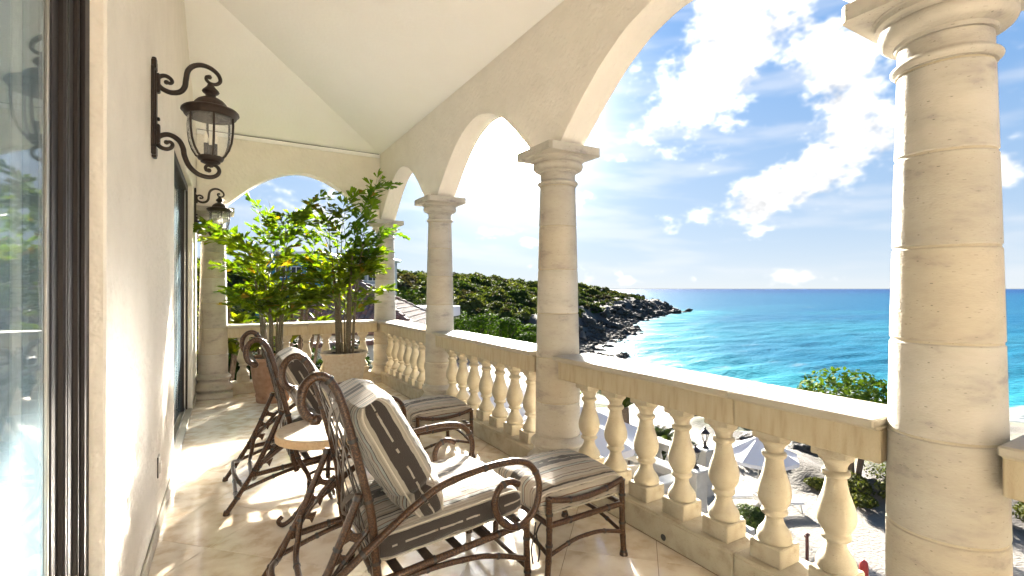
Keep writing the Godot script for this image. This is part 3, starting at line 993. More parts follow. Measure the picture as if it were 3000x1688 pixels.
func ground_y(X: float, Z: float, d: float) -> float:
	if d < 0.0: return -8.0 + maxf(-4.0, d * 0.09)
	var y := -8.0 + minf(1.3, d * 0.085)
	var hf := smoothstep(74.0, 86.0, Z + minf(X, 0.0) * 0.10)
	var r := gn.get_noise_2d(X, Z)
	var r2 := gn2.get_noise_2d(X, Z)
	if hf > 0.0:
		var cl := smoothstep(0.0, 8.0, d + r * 5.0) * (3.0 + r * 1.6 + r2 * 1.4)
		var hill := minf(maxf(d - 4.0, 0.0) * 0.135, 9.5 + X * 0.012) * (0.93 + 0.12 * r)
		y += hf * (cl + hill)
		y += hf * (r2 * 0.5)
	if Z < 60.0:
		var re := reef(X, Z)
		y += re * (0.35 + gn.get_noise_2d(X * 4.0, Z * 4.0) * 0.7 + gn2.get_noise_2d(X * 2.0, Z * 2.0) * 0.5) * smoothstep(0.0, 4.0, d)
		y += (1.0 - re) * gn2.get_noise_2d(X * 6.0, Z * 6.0) * 0.045
	return y

func sea_and_land():
	gn = noise(0.02, 201, 5)
	gn2 = noise(0.14, 202, 4)
	for c in COAST: coast_pts.append(Vector2(c[0], c[1]))
	land_poly = coast_pts.duplicate()
	land_poly.append_array(PackedVector2Array([Vector2(160, -80), Vector2(-400, -80), Vector2(-400, 330)]))
	# ground
	var xs := []
	var x := -300.0
	while x < 150.0:
		xs.append(x)
		if x >= -7.0 and x < 24.0: x += 0.55
		elif x >= -60.0 and x < 90.0: x += 2.0
		else: x += 7.0
	var zs := []
	var z := -12.0
	while z < 345.0:
		zs.append(z)
		z += 1.5 if z < 8.0 else 0.5 if z < 34.0 else 1.2 if z < 80.0 else 2.2 if z < 220.0 else 6.0
	var rows := []
	var cols := []
	var dist := {}
	for zz in zs:
		var row := PackedVector3Array()
		var cr := PackedColorArray()
		for xx in xs:
			var d := inland(Vector2(xx, zz))
			var y := ground_y(xx, zz, d)
			row.append(C(xx, y, zz))
			var sand := Color(0.158, 0.140, 0.120).lerp(Color(0.118, 0.103, 0.087), gn2.get_noise_2d(xx * 0.7, zz * 0.7) * 0.5 + 0.5)
			if d < 4.0 and d > 0.0: sand = sand.lerp(Color(0.10, 0.088, 0.072), 0.5 * (1.0 - d / 4.0))
			var n1 := gn.get_noise_2d(xx * 3.0, zz * 3.0)
			var n3 := gn2.get_noise_2d(xx * 1.6, zz * 1.6)
			var rock := Color(0.0310, 0.0274, 0.0246).lerp(Color(0.0570, 0.0493, 0.0419), clampf(n3 * 0.9 + 0.4, 0.0, 1.0)).lerp(Color(0.0127, 0.0112, 0.0101), clampf(n1 * 1.2, 0.0, 1.0))
			var col := sand
			if zz < 60.0:
				var re := reef(xx, zz)
				var ree := rock.lerp(Color(0.0613, 0.0433, 0.0292), clampf(n3 * 0.8 + 0.4, 0.0, 1.0)).lerp(Color(0.0456, 0.0532, 0.0152), smoothstep(0.12, 0.34, n1))
				col = col.lerp(ree, re)
			var hf := smoothstep(74.0, 84.0, zz + minf(xx, 0.0) * 0.10)
			var scrub := Color(0.0266, 0.0319, 0.0091).lerp(Color(0.0570, 0.0479, 0.0213), clampf(n3 + 0.3, 0.0, 1.0))
			var hl := rock.lerp(scrub, smoothstep(8.0, 19.0, d + n1 * 14.0 - maxf(xx - 20.0, 0.0) * 0.06))
			if d < 1.8: hl = hl.lerp(Color(0.1368, 0.0912, 0.0410), 0.6)
			col = col.lerp(hl, hf)
			if xx < -8.0: col = col.lerp(scrub, smoothstep(8.0, 20.0, -xx) * (1.0 - hf))
			cr.append(col)
		rows.append(row)
		cols.append(cr)
	var b := Mb.new()
	b.grid(rows, false, false, [], false, cols)
	var g := part(self, "ground", b.done(), M.ground)
	struct(g)
	tag(g, "pale sandy beach running into a low dark rocky headland across the cove", "beach")
	# sea
	var m := vcol(0.34)
	m.metallic_specular = 0.10
	m.uv1_triplanar = true
	m.uv1_world_triplanar = true
	m.uv1_scale = Vector3.ONE / 9.0
	m.normal_enabled = true
	m.normal_scale = 0.75
	m.normal_texture = ntex(noise(0.018, 210, 5), null, 512, 9.0)
	M.sea = m
	rows = []
	cols = []
	var w1 := noise(0.05, 211, 4)
	var w2 := noise(0.012, 212, 4)
	var r := 24.0
	while r < 32000.0:
		var row := PackedVector3Array()
		var cr := PackedColorArray()
		for i in 361:
			var az := deg_to_rad(-30.0 + i * 0.55)
			var px := sin(az) * r
			var pz := -cos(az) * r
			var X := px * CA + pz * SA       # back to metres right and ahead
			var Z := px * SA - pz * CA
			var d := -60.0
			if r < 330.0: d = inland(Vector2(X, Z))
			var amp := 1.0 - smoothstep(120.0, 420.0, r)
			# swell runs in towards the beach
			var y := (w1.get_noise_2d(px * 1.2, pz * 3.6) * 0.32 + w2.get_noise_2d(px * 3.0, pz * 10.0) * 0.22) * amp * smoothstep(0.0, 10.0, -d)
			row.append(Vector3(px, -8.0 + y, pz))
			var patch := w2.get_noise_2d(px * 0.5, pz * 1.6)
			var t := clampf((r - 45.0) / 330.0 + patch * 0.75, 0.0, 1.0)
			var c := Color(0.0100, 0.0880, 0.1360).lerp(Color(0.0030, 0.0540, 0.1120), pow(t, 0.7))
			c = c.lerp(Color(0.0004, 0.0300, 0.1000), smoothstep(300.0, 2500.0, r))
			c = c.lerp(Color(0.0200, 0.1485, 0.1800), (1.0 - smoothstep(4.0, 26.0, -d)) * 0.8)
			if r < 330.0:
				var f1 := w1.get_noise_2d(px * 3.0, pz * 6.0)
				var f2 := w2.get_noise_2d(px * 6.0 + 50.0, pz * 30.0)
				var beach := 1.0 - smoothstep(70.0, 100.0, Z)
				var near := 1.0 - smoothstep(1.0, lerpf(4.0, 9.0, beach), -d + f2 * 6.0)
				var foam := smoothstep(0.30, 0.62, near * 0.8 + f1 * 0.55)
				foam = maxf(foam, smoothstep(0.42, 0.60, f2 + f1 * 0.35) * (1.0 - smoothstep(6.0, 34.0, -d)) * 0.7)
				c = c.lerp(Color(0.19, 0.20, 0.20), foam)
			cr.append(c)
		rows.append(row)
		cols.append(cr)
		r *= 1.0135 if r < 420.0 else 1.12
	b = Mb.new()
	b.grid(rows, false, false, [], true, cols)
	var se := part(self, "sea", b.done(), m)
	struct(se)
	tag(se, "turquoise sea deepening to blue at the horizon", "sea")
	headland_growth()

func leaf_quads(b: Mb, o: Vector3, rx: float, ry: float, rz: float, n: int, size: float, rng: RandomNumberGenerator, c0: Color, c1: Color, hollow := 0.55, lump := 0.35):
	var lumps := []
	for i in 9: lumps.append([Vector3(rng.randf_range(-1, 1), rng.randf_range(-0.4, 1), rng.randf_range(-1, 1)).normalized(), rng.randf_range(0.3, 1.0)])
	for i in n:
		var d := Vector3(rng.randfn(), rng.randfn(), rng.randfn()).normalized()
		if d.y < -0.55: d.y = -d.y
		var e := 0.72
		for l in lumps: e += lump * l[1] * pow(maxf(d.dot(l[0]), 0.0), 6.0)
		var k := lerpf(hollow, 1.0, pow(rng.randf(), 0.55)) * e
		var p := o + Vector3(d.x * rx, d.y * ry, d.z * rz) * k
		var nn := (d + Vector3(rng.randfn(), rng.randfn() + 0.5, rng.randfn()) * 0.7).normalized()
		var s := nn.cross(Vector3(rng.randfn(), rng.randfn(), rng.randfn())).normalized() * size * rng.randf_range(0.6, 1.3)
		var t := nn.cross(s) * 0.55
		b.tint = c0.lerp(c1, rng.randf())
		b.quad(p - s, p + t - s * 0.1, p + s, p - t - s * 0.1)
	b.tint = null

func rock_mesh(seed_: int) -> ArrayMesh:
	var f := noise(0.9, seed_, 4)
	var rows := []
	for i in 13:
		var row := PackedVector3Array()
		var la := PI * (float(i) / 12.0 - 0.5)
		for j in 20:
			var a := TAU * j / 20.0
			var d := Vector3(cos(a) * cos(la), sin(la), sin(a) * cos(la))
			var k := 1.0 + f.get_noise_3dv(d * 1.1) * 0.75 + f.get_noise_3dv(d * 3.2) * 0.25
			row.append(Vector3(d.x * 1.2, d.y * 0.65, d.z) * k)
		rows.append(row)
	var b := Mb.new()
	b.grid(rows, true, false, [], true)
	return b.done()

func many(called: String, mesh: Mesh, mat: Material, tf: Array, col: Array) -> MultiMeshInstance3D:
	var mm := MultiMesh.new()
	mm.transform_format = MultiMesh.TRANSFORM_3D
	mm.use_colors = col.size() > 0
	mm.mesh = mesh
	mm.instance_count = tf.size()
	for i in tf.size():
		mm.set_instance_transform(i, tf[i])
		if col: mm.set_instance_color(i, col[i])
	var o := MultiMeshInstance3D.new()
	o.name = numbered(called)
	o.multimesh = mm
	o.material_override = mat
	o.set_meta("kind", "stuff")
	add_child(o)
	return o

func headland_growth():
	var rng := RandomNumberGenerator.new()
	rng.seed = 77
	var b := Mb.new()
	leaf_quads(b, Vector3(0, 0.25, 0), 1.0, 0.85, 1.0, 240, 0.21, rng, Color(0.7, 0.75, 0.7), Color(1.25, 1.2, 1.1), 0.6)
	var clump := b.done()
	var tf := []
	var col := []
	var tries := 0
	while tf.size() < 17000 and tries < 110000:
		tries += 1
		var Z := 70.0 + 190.0 * pow(rng.randf(), 1.25)
		var X := rng.randf_range(-0.72, 0.36) * Z
		var d := inland(Vector2(X, Z))
		var n1 := gn.get_noise_2d(X * 3.0, Z * 3.0)
		var lim := 10.0 - n1 * 14.0 + maxf(X - 20.0, 0.0) * 0.09
		if d < maxf(lim, 6.0): continue
		if Z + minf(X, 0.0) * 0.10 < 74.0 and X > -10.0: continue
		var s := (0.55 + 1.25 * pow(rng.randf(), 1.8)) * (1.0 + 0.25 * smoothstep(12.0, 60.0, d))
		if d < 22.0: s *= 0.6
		var bs := Basis(Vector3.UP, rng.randf() * TAU).scaled(Vector3(s * rng.randf_range(0.9, 1.4), s * rng.randf_range(0.7, 1.15), s))
		tf.append(Transform3D(bs, C(X, ground_y(X, Z, d) + 0.1 * s, Z)))
		var v := rng.randf()
		var g2 := gn2.get_noise_2d(X * 0.5, Z * 0.5)
		var c := Color(0.040, 0.060, 0.014).lerp(Color(0.105, 0.108, 0.030), clampf(v * 0.7 + g2, 0.0, 1.0))
		if rng.randf() < 0.10 + 0.5 * clampf(gn.get_noise_2d(X * 1.6 + 90.0, Z * 1.6), 0.0, 0.6): c = Color(0.0570, 0.0456, 0.0243).lerp(Color(0.0403, 0.0357, 0.0266), rng.randf())
		col.append(c)
	tag(many("headland_shrubs", clump, M.bushleaf, tf, col), "low dark green scrub covering the headland across the cove", "scrub")
	# rocks along the headland shore
	var rm := rock_mesh(301)
	tf = []
	for i in 900:
		var k := rng.randi_range(3, 12)
		var p: Vector2 = coast_pts[k].lerp(coast_pts[k + 1], rng.randf())
		var inl := rng.randfn() * 3.0 + 2.5
		if k > 11: inl = rng.randf_range(-3.0, 4.0)
		p += Vector2(-0.93, 0.05) * inl
		var d := inland(p)
		if d < -3.5: continue
		var s := rng.randf_range(0.2, 0.9) * (1.5 if rng.randf() < 0.15 else 0.8) * clampf(p.y / 110.0, 0.45, 1.5)
		var bs := Basis.from_euler(Vector3(rng.randf_range(-0.5, 0.5), rng.randf() * TAU, rng.randf_range(-0.5, 0.5))).scaled(Vector3(s, s * rng.randf_range(0.6, 1.3), s))
		tf.append(Transform3D(bs, C(p.x, maxf(ground_y(p.x, p.y, d), -8.1) + 0.05, p.y)))
	tag(many("shore_rocks", rm, M.rock, tf, []), "dark broken rocks strewn along the headland waterline", "rocks")

# ---------------------------------------------------------------- furniture
func zs(p: Array, z) -> Array:
	var o := []
	for q in p: o.append(Vector3(q[0], q[1], z))
	return o

func cushion(L: float, D: float, T: float, seed_: int, crown := 0.22, pinch := -9.0, shift := 0.0) -> ArrayMesh:
	var f := noise(1.0, seed_, 3)
	# section in z (width) and y (thickness), begun at the middle of the underside, even steps of length
	var dense := []
	for i in 721:
		var a := -PI / 2 + TAU * i / 720.0
		var c := cos(a)
		var s := sin(a)
		dense.append(Vector2(signf(c) * pow(absf(c), 0.34) * D / 2, signf(s) * pow(absf(s), 0.55) * T / 2))
	var cum := [0.0]
	for i in 720: cum.append(cum[i] + dense[i].distance_to(dense[i + 1]))
	var per: float = cum[720]
	var K := 96
	var sec := []
	var at := []
	var j := 0
	for k in K + 1:
		var want: float = per * k / K
		while j < 719 and cum[j + 1] < want: j += 1
		var t: float = (want - cum[j]) / maxf(cum[j + 1] - cum[j], 1e-6)
		sec.append(dense[j].lerp(dense[j + 1], t))
		at.append(want)
	var smid := per * 0.25        # the middle of the side that the viewer sees
	var rows := []
	var uvs := []
	var xs := []
	var R := T * 0.42
	for i in 7: xs.append(-L / 2 + R * (1.0 - cos(PI / 2 * i / 6.0)))
	for i in range(1, 30): xs.append(lerpf(-L / 2 + R, L / 2 - R, i / 30.0))
	for i in 7: xs.append(L / 2 - R * (1.0 - sin(PI / 2 * i / 6.0)))
	for x in xs:
		var row := PackedVector3Array()
		var ur := []
		var de: float = L / 2 - absf(x)
		var k := 1.0
		if de < R: k = sqrt(maxf(0.0, 1.0 - pow(1.0 - de / R, 2.0)))
		var hs := 0.50 + 0.50 * k
		var wz := 1.0 - 0.045 * (1.0 - k)
		var cr := 1.0 + crown * pow(maxf(cos(PI * x / L), 0.0), 0.6)
		var gr := 1.0
		if pinch > -5.0: gr = 1.0 - 0.30 * exp(-pow((x - pinch) / 0.016, 2.0))
		for q in K + 1:
			var p: Vector2 = sec[q % K]
			var cz := cos(PI * 0.5 * clampf(p.x / (D / 2), -1.0, 1.0))
			var y: float = p.y * hs * lerpf(1.0, cr, pow(maxf(cz, 0.0), 0.7)) * gr
			var zz: float = p.x * wz * (1.0 - (1.0 - gr) * 0.25)
			var P3 := Vector3(x, y, zz)
			var w := f.get_noise_3d(x * 9.0, y * 14.0, zz * 9.0) * 0.006 + f.get_noise_3d(x * 26.0, y * 20.0 + 7.0, zz * 12.0) * 0.003
			P3 += Vector3(0, signf(p.y) * w, signf(p.x) * w * 0.35)
			row.append(P3)
			ur.append(Vector2(x / 0.50 + 0.31 * seed_, stripe_mid + shift + (at[q] - smid) / stripe_period))
		rows.append(row)
		uvs.append(ur)
	var b := Mb.new()
	b.grid(rows, false, false, uvs)
	# the two ends, with the stripes of the top running down over them
	for e in [0, rows.size() - 1]:
		var row: PackedVector3Array = rows[e]
		var h: int = K / 2
		for q in K:
			var q2: int = q + 1
			if not ((q >= K / 4 and q2 <= h) or (q >= h and q2 <= 3 * K / 4)): continue
			var o: int = h - q if q < h else h + K - q
			var o2: int = h - q2 if q < h else h + K - q2
			var k0 := b.v.size()
			var qs := [row[q], row[q2], row[o2], row[o]]
			var vs := [uvs[e][q].y, uvs[e][q2].y, uvs[e][q2].y, uvs[e][q].y]
			if e > 0:
				qs.reverse()
				vs.reverse()
			for t in [[0, 1, 2], [0, 2, 3]]:
				var k1 := b.v.size()
				b.tri(qs[t[0]], qs[t[1]], qs[t[2]])
				if b.v.size() > k1:
					for n in 3: b.uv[k1 + n] = Vector2(0.2, vs[t[n]])
	return b.done()

func piping_mesh(L: float, D: float, T: float) -> ArrayMesh:
	var b := Mb.new()
	for s in [-1.0, 1.0]:
		var pa := []
		for p in [[-L / 2, 0.55], [-L / 2 + T * 0.3, 0.9], [-L / 4, 0.93], [0, 0.95], [L / 4, 0.93], [L / 2 - T * 0.3, 0.9], [L / 2, 0.55]]:
			pa.append(Vector3(p[0], p[1] * T / 2 * s * 0.80, D / 2 * 0.972))
		b.tube(spline(pa, 0.02), 0.0045, 6)
	return b.done()

func bar(t, called: String, pts: Array, r := 0.016, bump := 0.30, every := 0.24, mat: Material = null) -> MeshInstance3D:
	var b := Mb.new()
	b.tube(spline(pts, 0.011), r, 10, true, 1.0, bump * 0.4, every)
	var o := part(t, called, b.done(), mat if mat else M.cane)
	if bump > 0.0:
		# dark bindings wound over the joints
		var path := spline(pts, 0.011)
		var d := 0.0
		var next := every * 0.5
		for i in range(1, path.size() - 1):
			d += path[i].distance_to(path[i - 1])
			if d >= next:
				next += every
				var tt := (path[i + 1] - path[i - 1]).normalized()
				var w := Mb.new()
				w.tube(PackedVector3Array([path[i] - tt * 0.0075, path[i] - tt * 0.005, path[i] + tt * 0.005, path[i] + tt * 0.0075]), [r * 1.05, r * 1.22, r * 1.22, r * 1.05], 10, false)
				part(o, "binding", w.done(), M.band)
	return o

func knob(p: Vector3, r: float) -> ArrayMesh:
	var b := Mb.new()
	b.lathe([Vector2(0, -r * 0.8), Vector2(r * 0.7, -r * 0.7), Vector2(r, 0), Vector2(r * 0.7, r * 0.7), Vector2(0, r * 0.8)], 12, p, 0.2)
	return b.done()

func lerp_post(h: float) -> float:
	var p := [[0.20, 0.425], [0.30, 0.41], [0.554, 0.385], [0.78, 0.334], [1.018, 0.272], [1.06, 0.258]]
	for i in 5:
		if h <= p[i + 1][0]: return lerpf(p[i][1], p[i + 1][1], (h - p[i][0]) / (p[i + 1][0] - p[i][0]))
	return 0.25

func make_chair(label: String) -> Node3D:
	var t := thing("lounge_chair", label, "chair", Vector3.ZERO, 0.0, "bamboo look lounge chairs")
	var W := -0.68
	for z in [0.0, W]:
		var s := 1.0 if z == 0.0 else -1.0
		var po := bar(t, "back_post", zs([[0.432, 0.215], [0.41, 0.30], [0.385, 0.554], [0.334, 0.78], [0.272, 1.018], [0.236, 1.108], [0.196, 1.150], [0.154, 1.148], [0.121, 1.110], [0.113, 1.055], [0.130, 1.008], [0.162, 0.985]], z), 0.0185, 0.22, 0.27)
		part(po, "knob", knob(Vector3(0.166, 0.984, z), 0.026), M.cane)
		bar(t, "arm", zs([[0.215, 0.325], [0.264, 0.362], [0.40, 0.459], [0.573, 0.573], [0.706, 0.635], [0.911, 0.669], [1.079, 0.667], [1.165, 0.622], [1.204, 0.53], [1.184, 0.425], [1.12, 0.364], [1.05, 0.356], [0.985, 0.402], [0.953, 0.484], [0.975, 0.553], [1.03, 0.578], [1.085, 0.556]], z + 0.036 * s), 0.0165, 0.3, 0.31)
		var rl := bar(t, "rear_leg", zs([[0.0, 0.012], [0.097, 0.155], [0.20, 0.335], [0.315, 0.60], [0.335, 0.655]], z), 0.0165, 0.3, 0.2)
		var fb := Mb.new()
		fb.lathe([Vector2(0.0, 0.0), Vector2(0.022, 0.0), Vector2(0.021, 0.012), Vector2(0.015, 0.03), Vector2(0.0, 0.034)], 14, Vector3(0.0, 0.001, z))
		part(rl, "foot", fb.done(), M.cane)
		bar(t, "leg_brace", zs([[0.155, 0.225], [0.255, 0.365], [0.372, 0.50]], z), 0.012, 0.35, 0.13)
		# notched plates between the leg and its brace
		for w in [[0.205, 0.332], [0.245, 0.412], [0.285, 0.492]]:
			var c := Vector2(w[0], w[1])
			var a := Vector2(0.40, 0.92)
			var p := Vector2(0.92, -0.40)
			var poly := PackedVector2Array()
			for q in [[-0.032, 0.0], [0.032, 0.0], [0.016, 0.022], [0.018, 0.06], [0.030, 0.085], [-0.030, 0.085], [-0.014, 0.06], [-0.014, 0.022]]:
				poly.append(c + a * q[0] + p * q[1] * 0.8)
			var sb := Mb.new()
			sb.slab(poly, -0.006, 0.006)
			var mi := part(t, "bracket", sb.done(), M.cane, Vector3(0, 0, z), Vector3(-PI / 2, 0, 0))
			mi.scale = Vector3(1, 1, -1) if false else Vector3.ONE
			mi.rotation = Vector3(PI / 2, 0, 0)
			mi.basis = Basis(Vector3(1, 0, 0), Vector3(0, 0, 1), Vector3(0, 1, 0))
		bar(t, "seat_rail", zs([[0.165, 0.236], [0.45, 0.268], [0.80, 0.303], [1.152, 0.335]], z), 0.0165, 0.3, 0.33)
		bar(t, "side_stretcher", zs([[0.097, 0.148], [0.35, 0.222], [0.60, 0.255], [0.85, 0.247], [0.99, 0.218], [1.142, 0.165]], z), 0.013, 0.35, 0.36)
		var fl := bar(t, "front_leg", zs([[1.152, 0.352], [1.155, 0.2], [1.163, 0.012]], z), 0.0165, 0.3, 0.17)
		var f2 := Mb.new()
		f2.lathe([Vector2(0.0, 0.0), Vector2(0.022, 0.0), Vector2(0.021, 0.012), Vector2(0.015, 0.03), Vector2(0.0, 0.034)], 14, Vector3(1.163, 0.001, z))
		part(fl, "foot", f2.done(), M.cane)
	bar(t, "cross_bar", [Vector3(0.166, 0.984, 0), Vector3(0.166, 0.984, W)], 0.0165, 0.3, 0.24)
	bar(t, "cross_bar", [Vector3(0.258, 1.055, 0), Vector3(0.258, 1.055, W)], 0.0165, 0.3, 0.24)
	bar(t, "cross_bar", [Vector3(0.418, 0.262, 0), Vector3(0.418, 0.262, W)], 0.014)
	bar(t, "cross_bar", [Vector3(1.150, 0.318, 0), Vector3(1.150, 0.318, W)], 0.015)
	bar(t, "cross_bar", [Vector3(1.158, 0.115, 0), Vector3(1.158, 0.115, W)], 0.012)
	bar(t, "spreader", [Vector3(0.055, 0.09, 0), Vector3(0.055, 0.09, W)], 0.0135)
	bar(t, "hanging_bar", [Vector3(0.20, 0.335, -0.01), Vector3(0.185, 0.24, -0.04), Vector3(0.165, 0.17, -0.12), Vector3(0.16, 0.155, W / 2), Vector3(0.165, 0.17, W + 0.12), Vector3(0.185, 0.24, W + 0.04), Vector3(0.20, 0.335, W + 0.01)], 0.0145)
	bar(t, "hanging_bar", [Vector3(0.13, 0.205, -0.01), Vector3(0.095, 0.16, -0.05), Vector3(0.05, 0.20, -0.20), Vector3(0.045, 0.205, W / 2), Vector3(0.05, 0.20, W + 0.20), Vector3(0.095, 0.16, W + 0.05), Vector3(0.13, 0.205, W + 0.01)], 0.013)
	# crossed straps of the back
	var hs := [[0.30, 0.62], [0.30, 0.95], [0.48, 1.04], [0.70, 1.04], [0.30, 0.40]]
	for h in hs:
		for s in 2:
			var pts := []
			for i in 9:
				var k := i / 8.0
				var hh: float = lerpf(h[0], h[1], k)
				var bow := 0.02 * sin(PI * k)
				var z: float = W * k if s == 0 else W * (1.0 - k)
				pts.append(Vector3(lerp_post(hh) - bow - 0.006 * s, hh + 0.05 * sin(PI * k), z))
			var b := Mb.new()
			ribbon(b, pts, 0.024, Vector3(-0.97, -0.24, 0))
			part(t, "strap", b.done(), M.strap)
	for i in 2:
		var pts := []
		for k in 9:
			var hh := lerpf(0.27, 1.04, k / 8.0)
			pts.append(Vector3(lerp_post(hh) - 0.014, hh, W * (0.34 + 0.32 * i) + 0.05 * (1 - 2 * i) * sin(PI * k / 8.0)))
		var b := Mb.new()
		ribbon(b, pts, 0.024, Vector3(-0.97, -0.24, 0))
		part(t, "strap", b.done(), M.strap)
	for i in 5:
		var x := 0.50 + 0.14 * i
		var y := 0.273 + (x - 0.5) * 0.095
		var pts := [Vector3(x, y + 0.02, 0), Vector3(x, y + 0.012, W * 0.25), Vector3(x, y + 0.008, W / 2), Vector3(x, y + 0.012, W * 0.75), Vector3(x, y + 0.02, W)]
		var b := Mb.new()
		ribbon(b, pts, 0.045, Vector3(0, 1, 0))
		part(t, "seat_strap", b.done(), M.strap)
	return t

# flat strap of a width, its face turned towards nrm
func ribbon(b: Mb, pts: Array, width: float, nrm: Vector3):
	var path := spline(pts, 0.03)
	var rows := [[], [], [], []]
	var N := path.size()
	for i in N:
		var tt := (path[min(i + 1, N - 1)] - path[max(i - 1, 0)]).normalized()
		var s := tt.cross(nrm).normalized() * width * 0.5
		var h := nrm.normalized() * 0.002
		rows[0].append(path[i] - s + h)
		rows[1].append(path[i] + s + h)
		rows[2].append(path[i] + s - h)
		rows[3].append(path[i] - s - h)
	for i in N - 1:
		for k in 4:
			var q := (k + 1) % 4
			b.quad(rows[k][i], rows[k][i + 1], rows[q][i + 1], rows[q][i])

func make_ottoman(label: String) -> Node3D:
	var t := thing("ottoman", label, "ottoman", Vector3.ZERO, 0.0, "ottomans in front of the lounge chairs")
	var W := -0.55
	var L := 0.50
	for z in [0.0, W]:
		for x in [0.0, L]:
			var dx := 0.012 if x > 0 else -0.012
			var lg := bar(t, "leg", [Vector3(x, 0.43, z), Vector3(x, 0.2, z), Vector3(x + dx, 0.012, z)], 0.0165, 0.32, 0.16)
			var f := Mb.new()
			f.lathe([Vector2(0.0, 0.0), Vector2(0.024, 0.0), Vector2(0.023, 0.012), Vector2(0.015, 0.03), Vector2(0.0, 0.034)], 14, Vector3(x + dx, 0.001, z))
			part(lg, "foot", f.done(), M.cane)
		bar(t, "top_bar", [Vector3(0, 0.421, z), Vector3(0.12, 0.395, z), Vector3(0.25, 0.388, z), Vector3(0.38, 0.402, z), Vector3(L, 0.431, z)], 0.0155, 0.3, 0.25)
		bar(t, "seat_rail", [Vector3(0, 0.288, z), Vector3(L, 0.294, z)], 0.0155, 0.3, 0.26)
		bar(t, "stretcher", [Vector3(0, 0.135, z), Vector3(0.15, 0.175, z), Vector3(0.25, 0.182, z), Vector3(0.35, 0.175, z), Vector3(L, 0.135, z)], 0.011, 0.35, 0.25)
	for x in [0.0, L]:
		bar(t, "seat_rail", [Vector3(x, 0.291, 0), Vector3(x, 0.291, W)], 0.015, 0.3, 0.26)
		bar(t, "stretcher", [Vector3(x, 0.13, 0), Vector3(x, 0.17, W * 0.35), Vector3(x, 0.17, W * 0.65), Vector3(x, 0.13, W)], 0.011, 0.35, 0.25)
	for i in 2:
		var b := Mb.new()
		ribbon(b, [Vector3(-0.03 - 0.02 * i, 0.30, -0.03 - 0.02 * i), Vector3(-0.06 - 0.01 * i, 0.25, -0.03), Vector3(-0.045 - 0.03 * i, 0.17, -0.02 - 0.03 * i), Vector3(-0.055 - 0.03 * i, 0.11, -0.02)], 0.009, Vector3(0.3, 0, 1))
		part(t, "tie", b.done(), M.band)
	return t

func cushion_thing(called: String, label: String, grp: String, mesh: ArrayMesh, pipe: ArrayMesh, at: Vector3, tilt: float) -> Node3D:
	var t := thing(called, label, "cushion", at, 0.0, grp)
	t.rotation = Vector3(0, 0, tilt)
	part(t, "cover", mesh, M.fabric)
	part(t, "piping", pipe, M.piping)
	return t

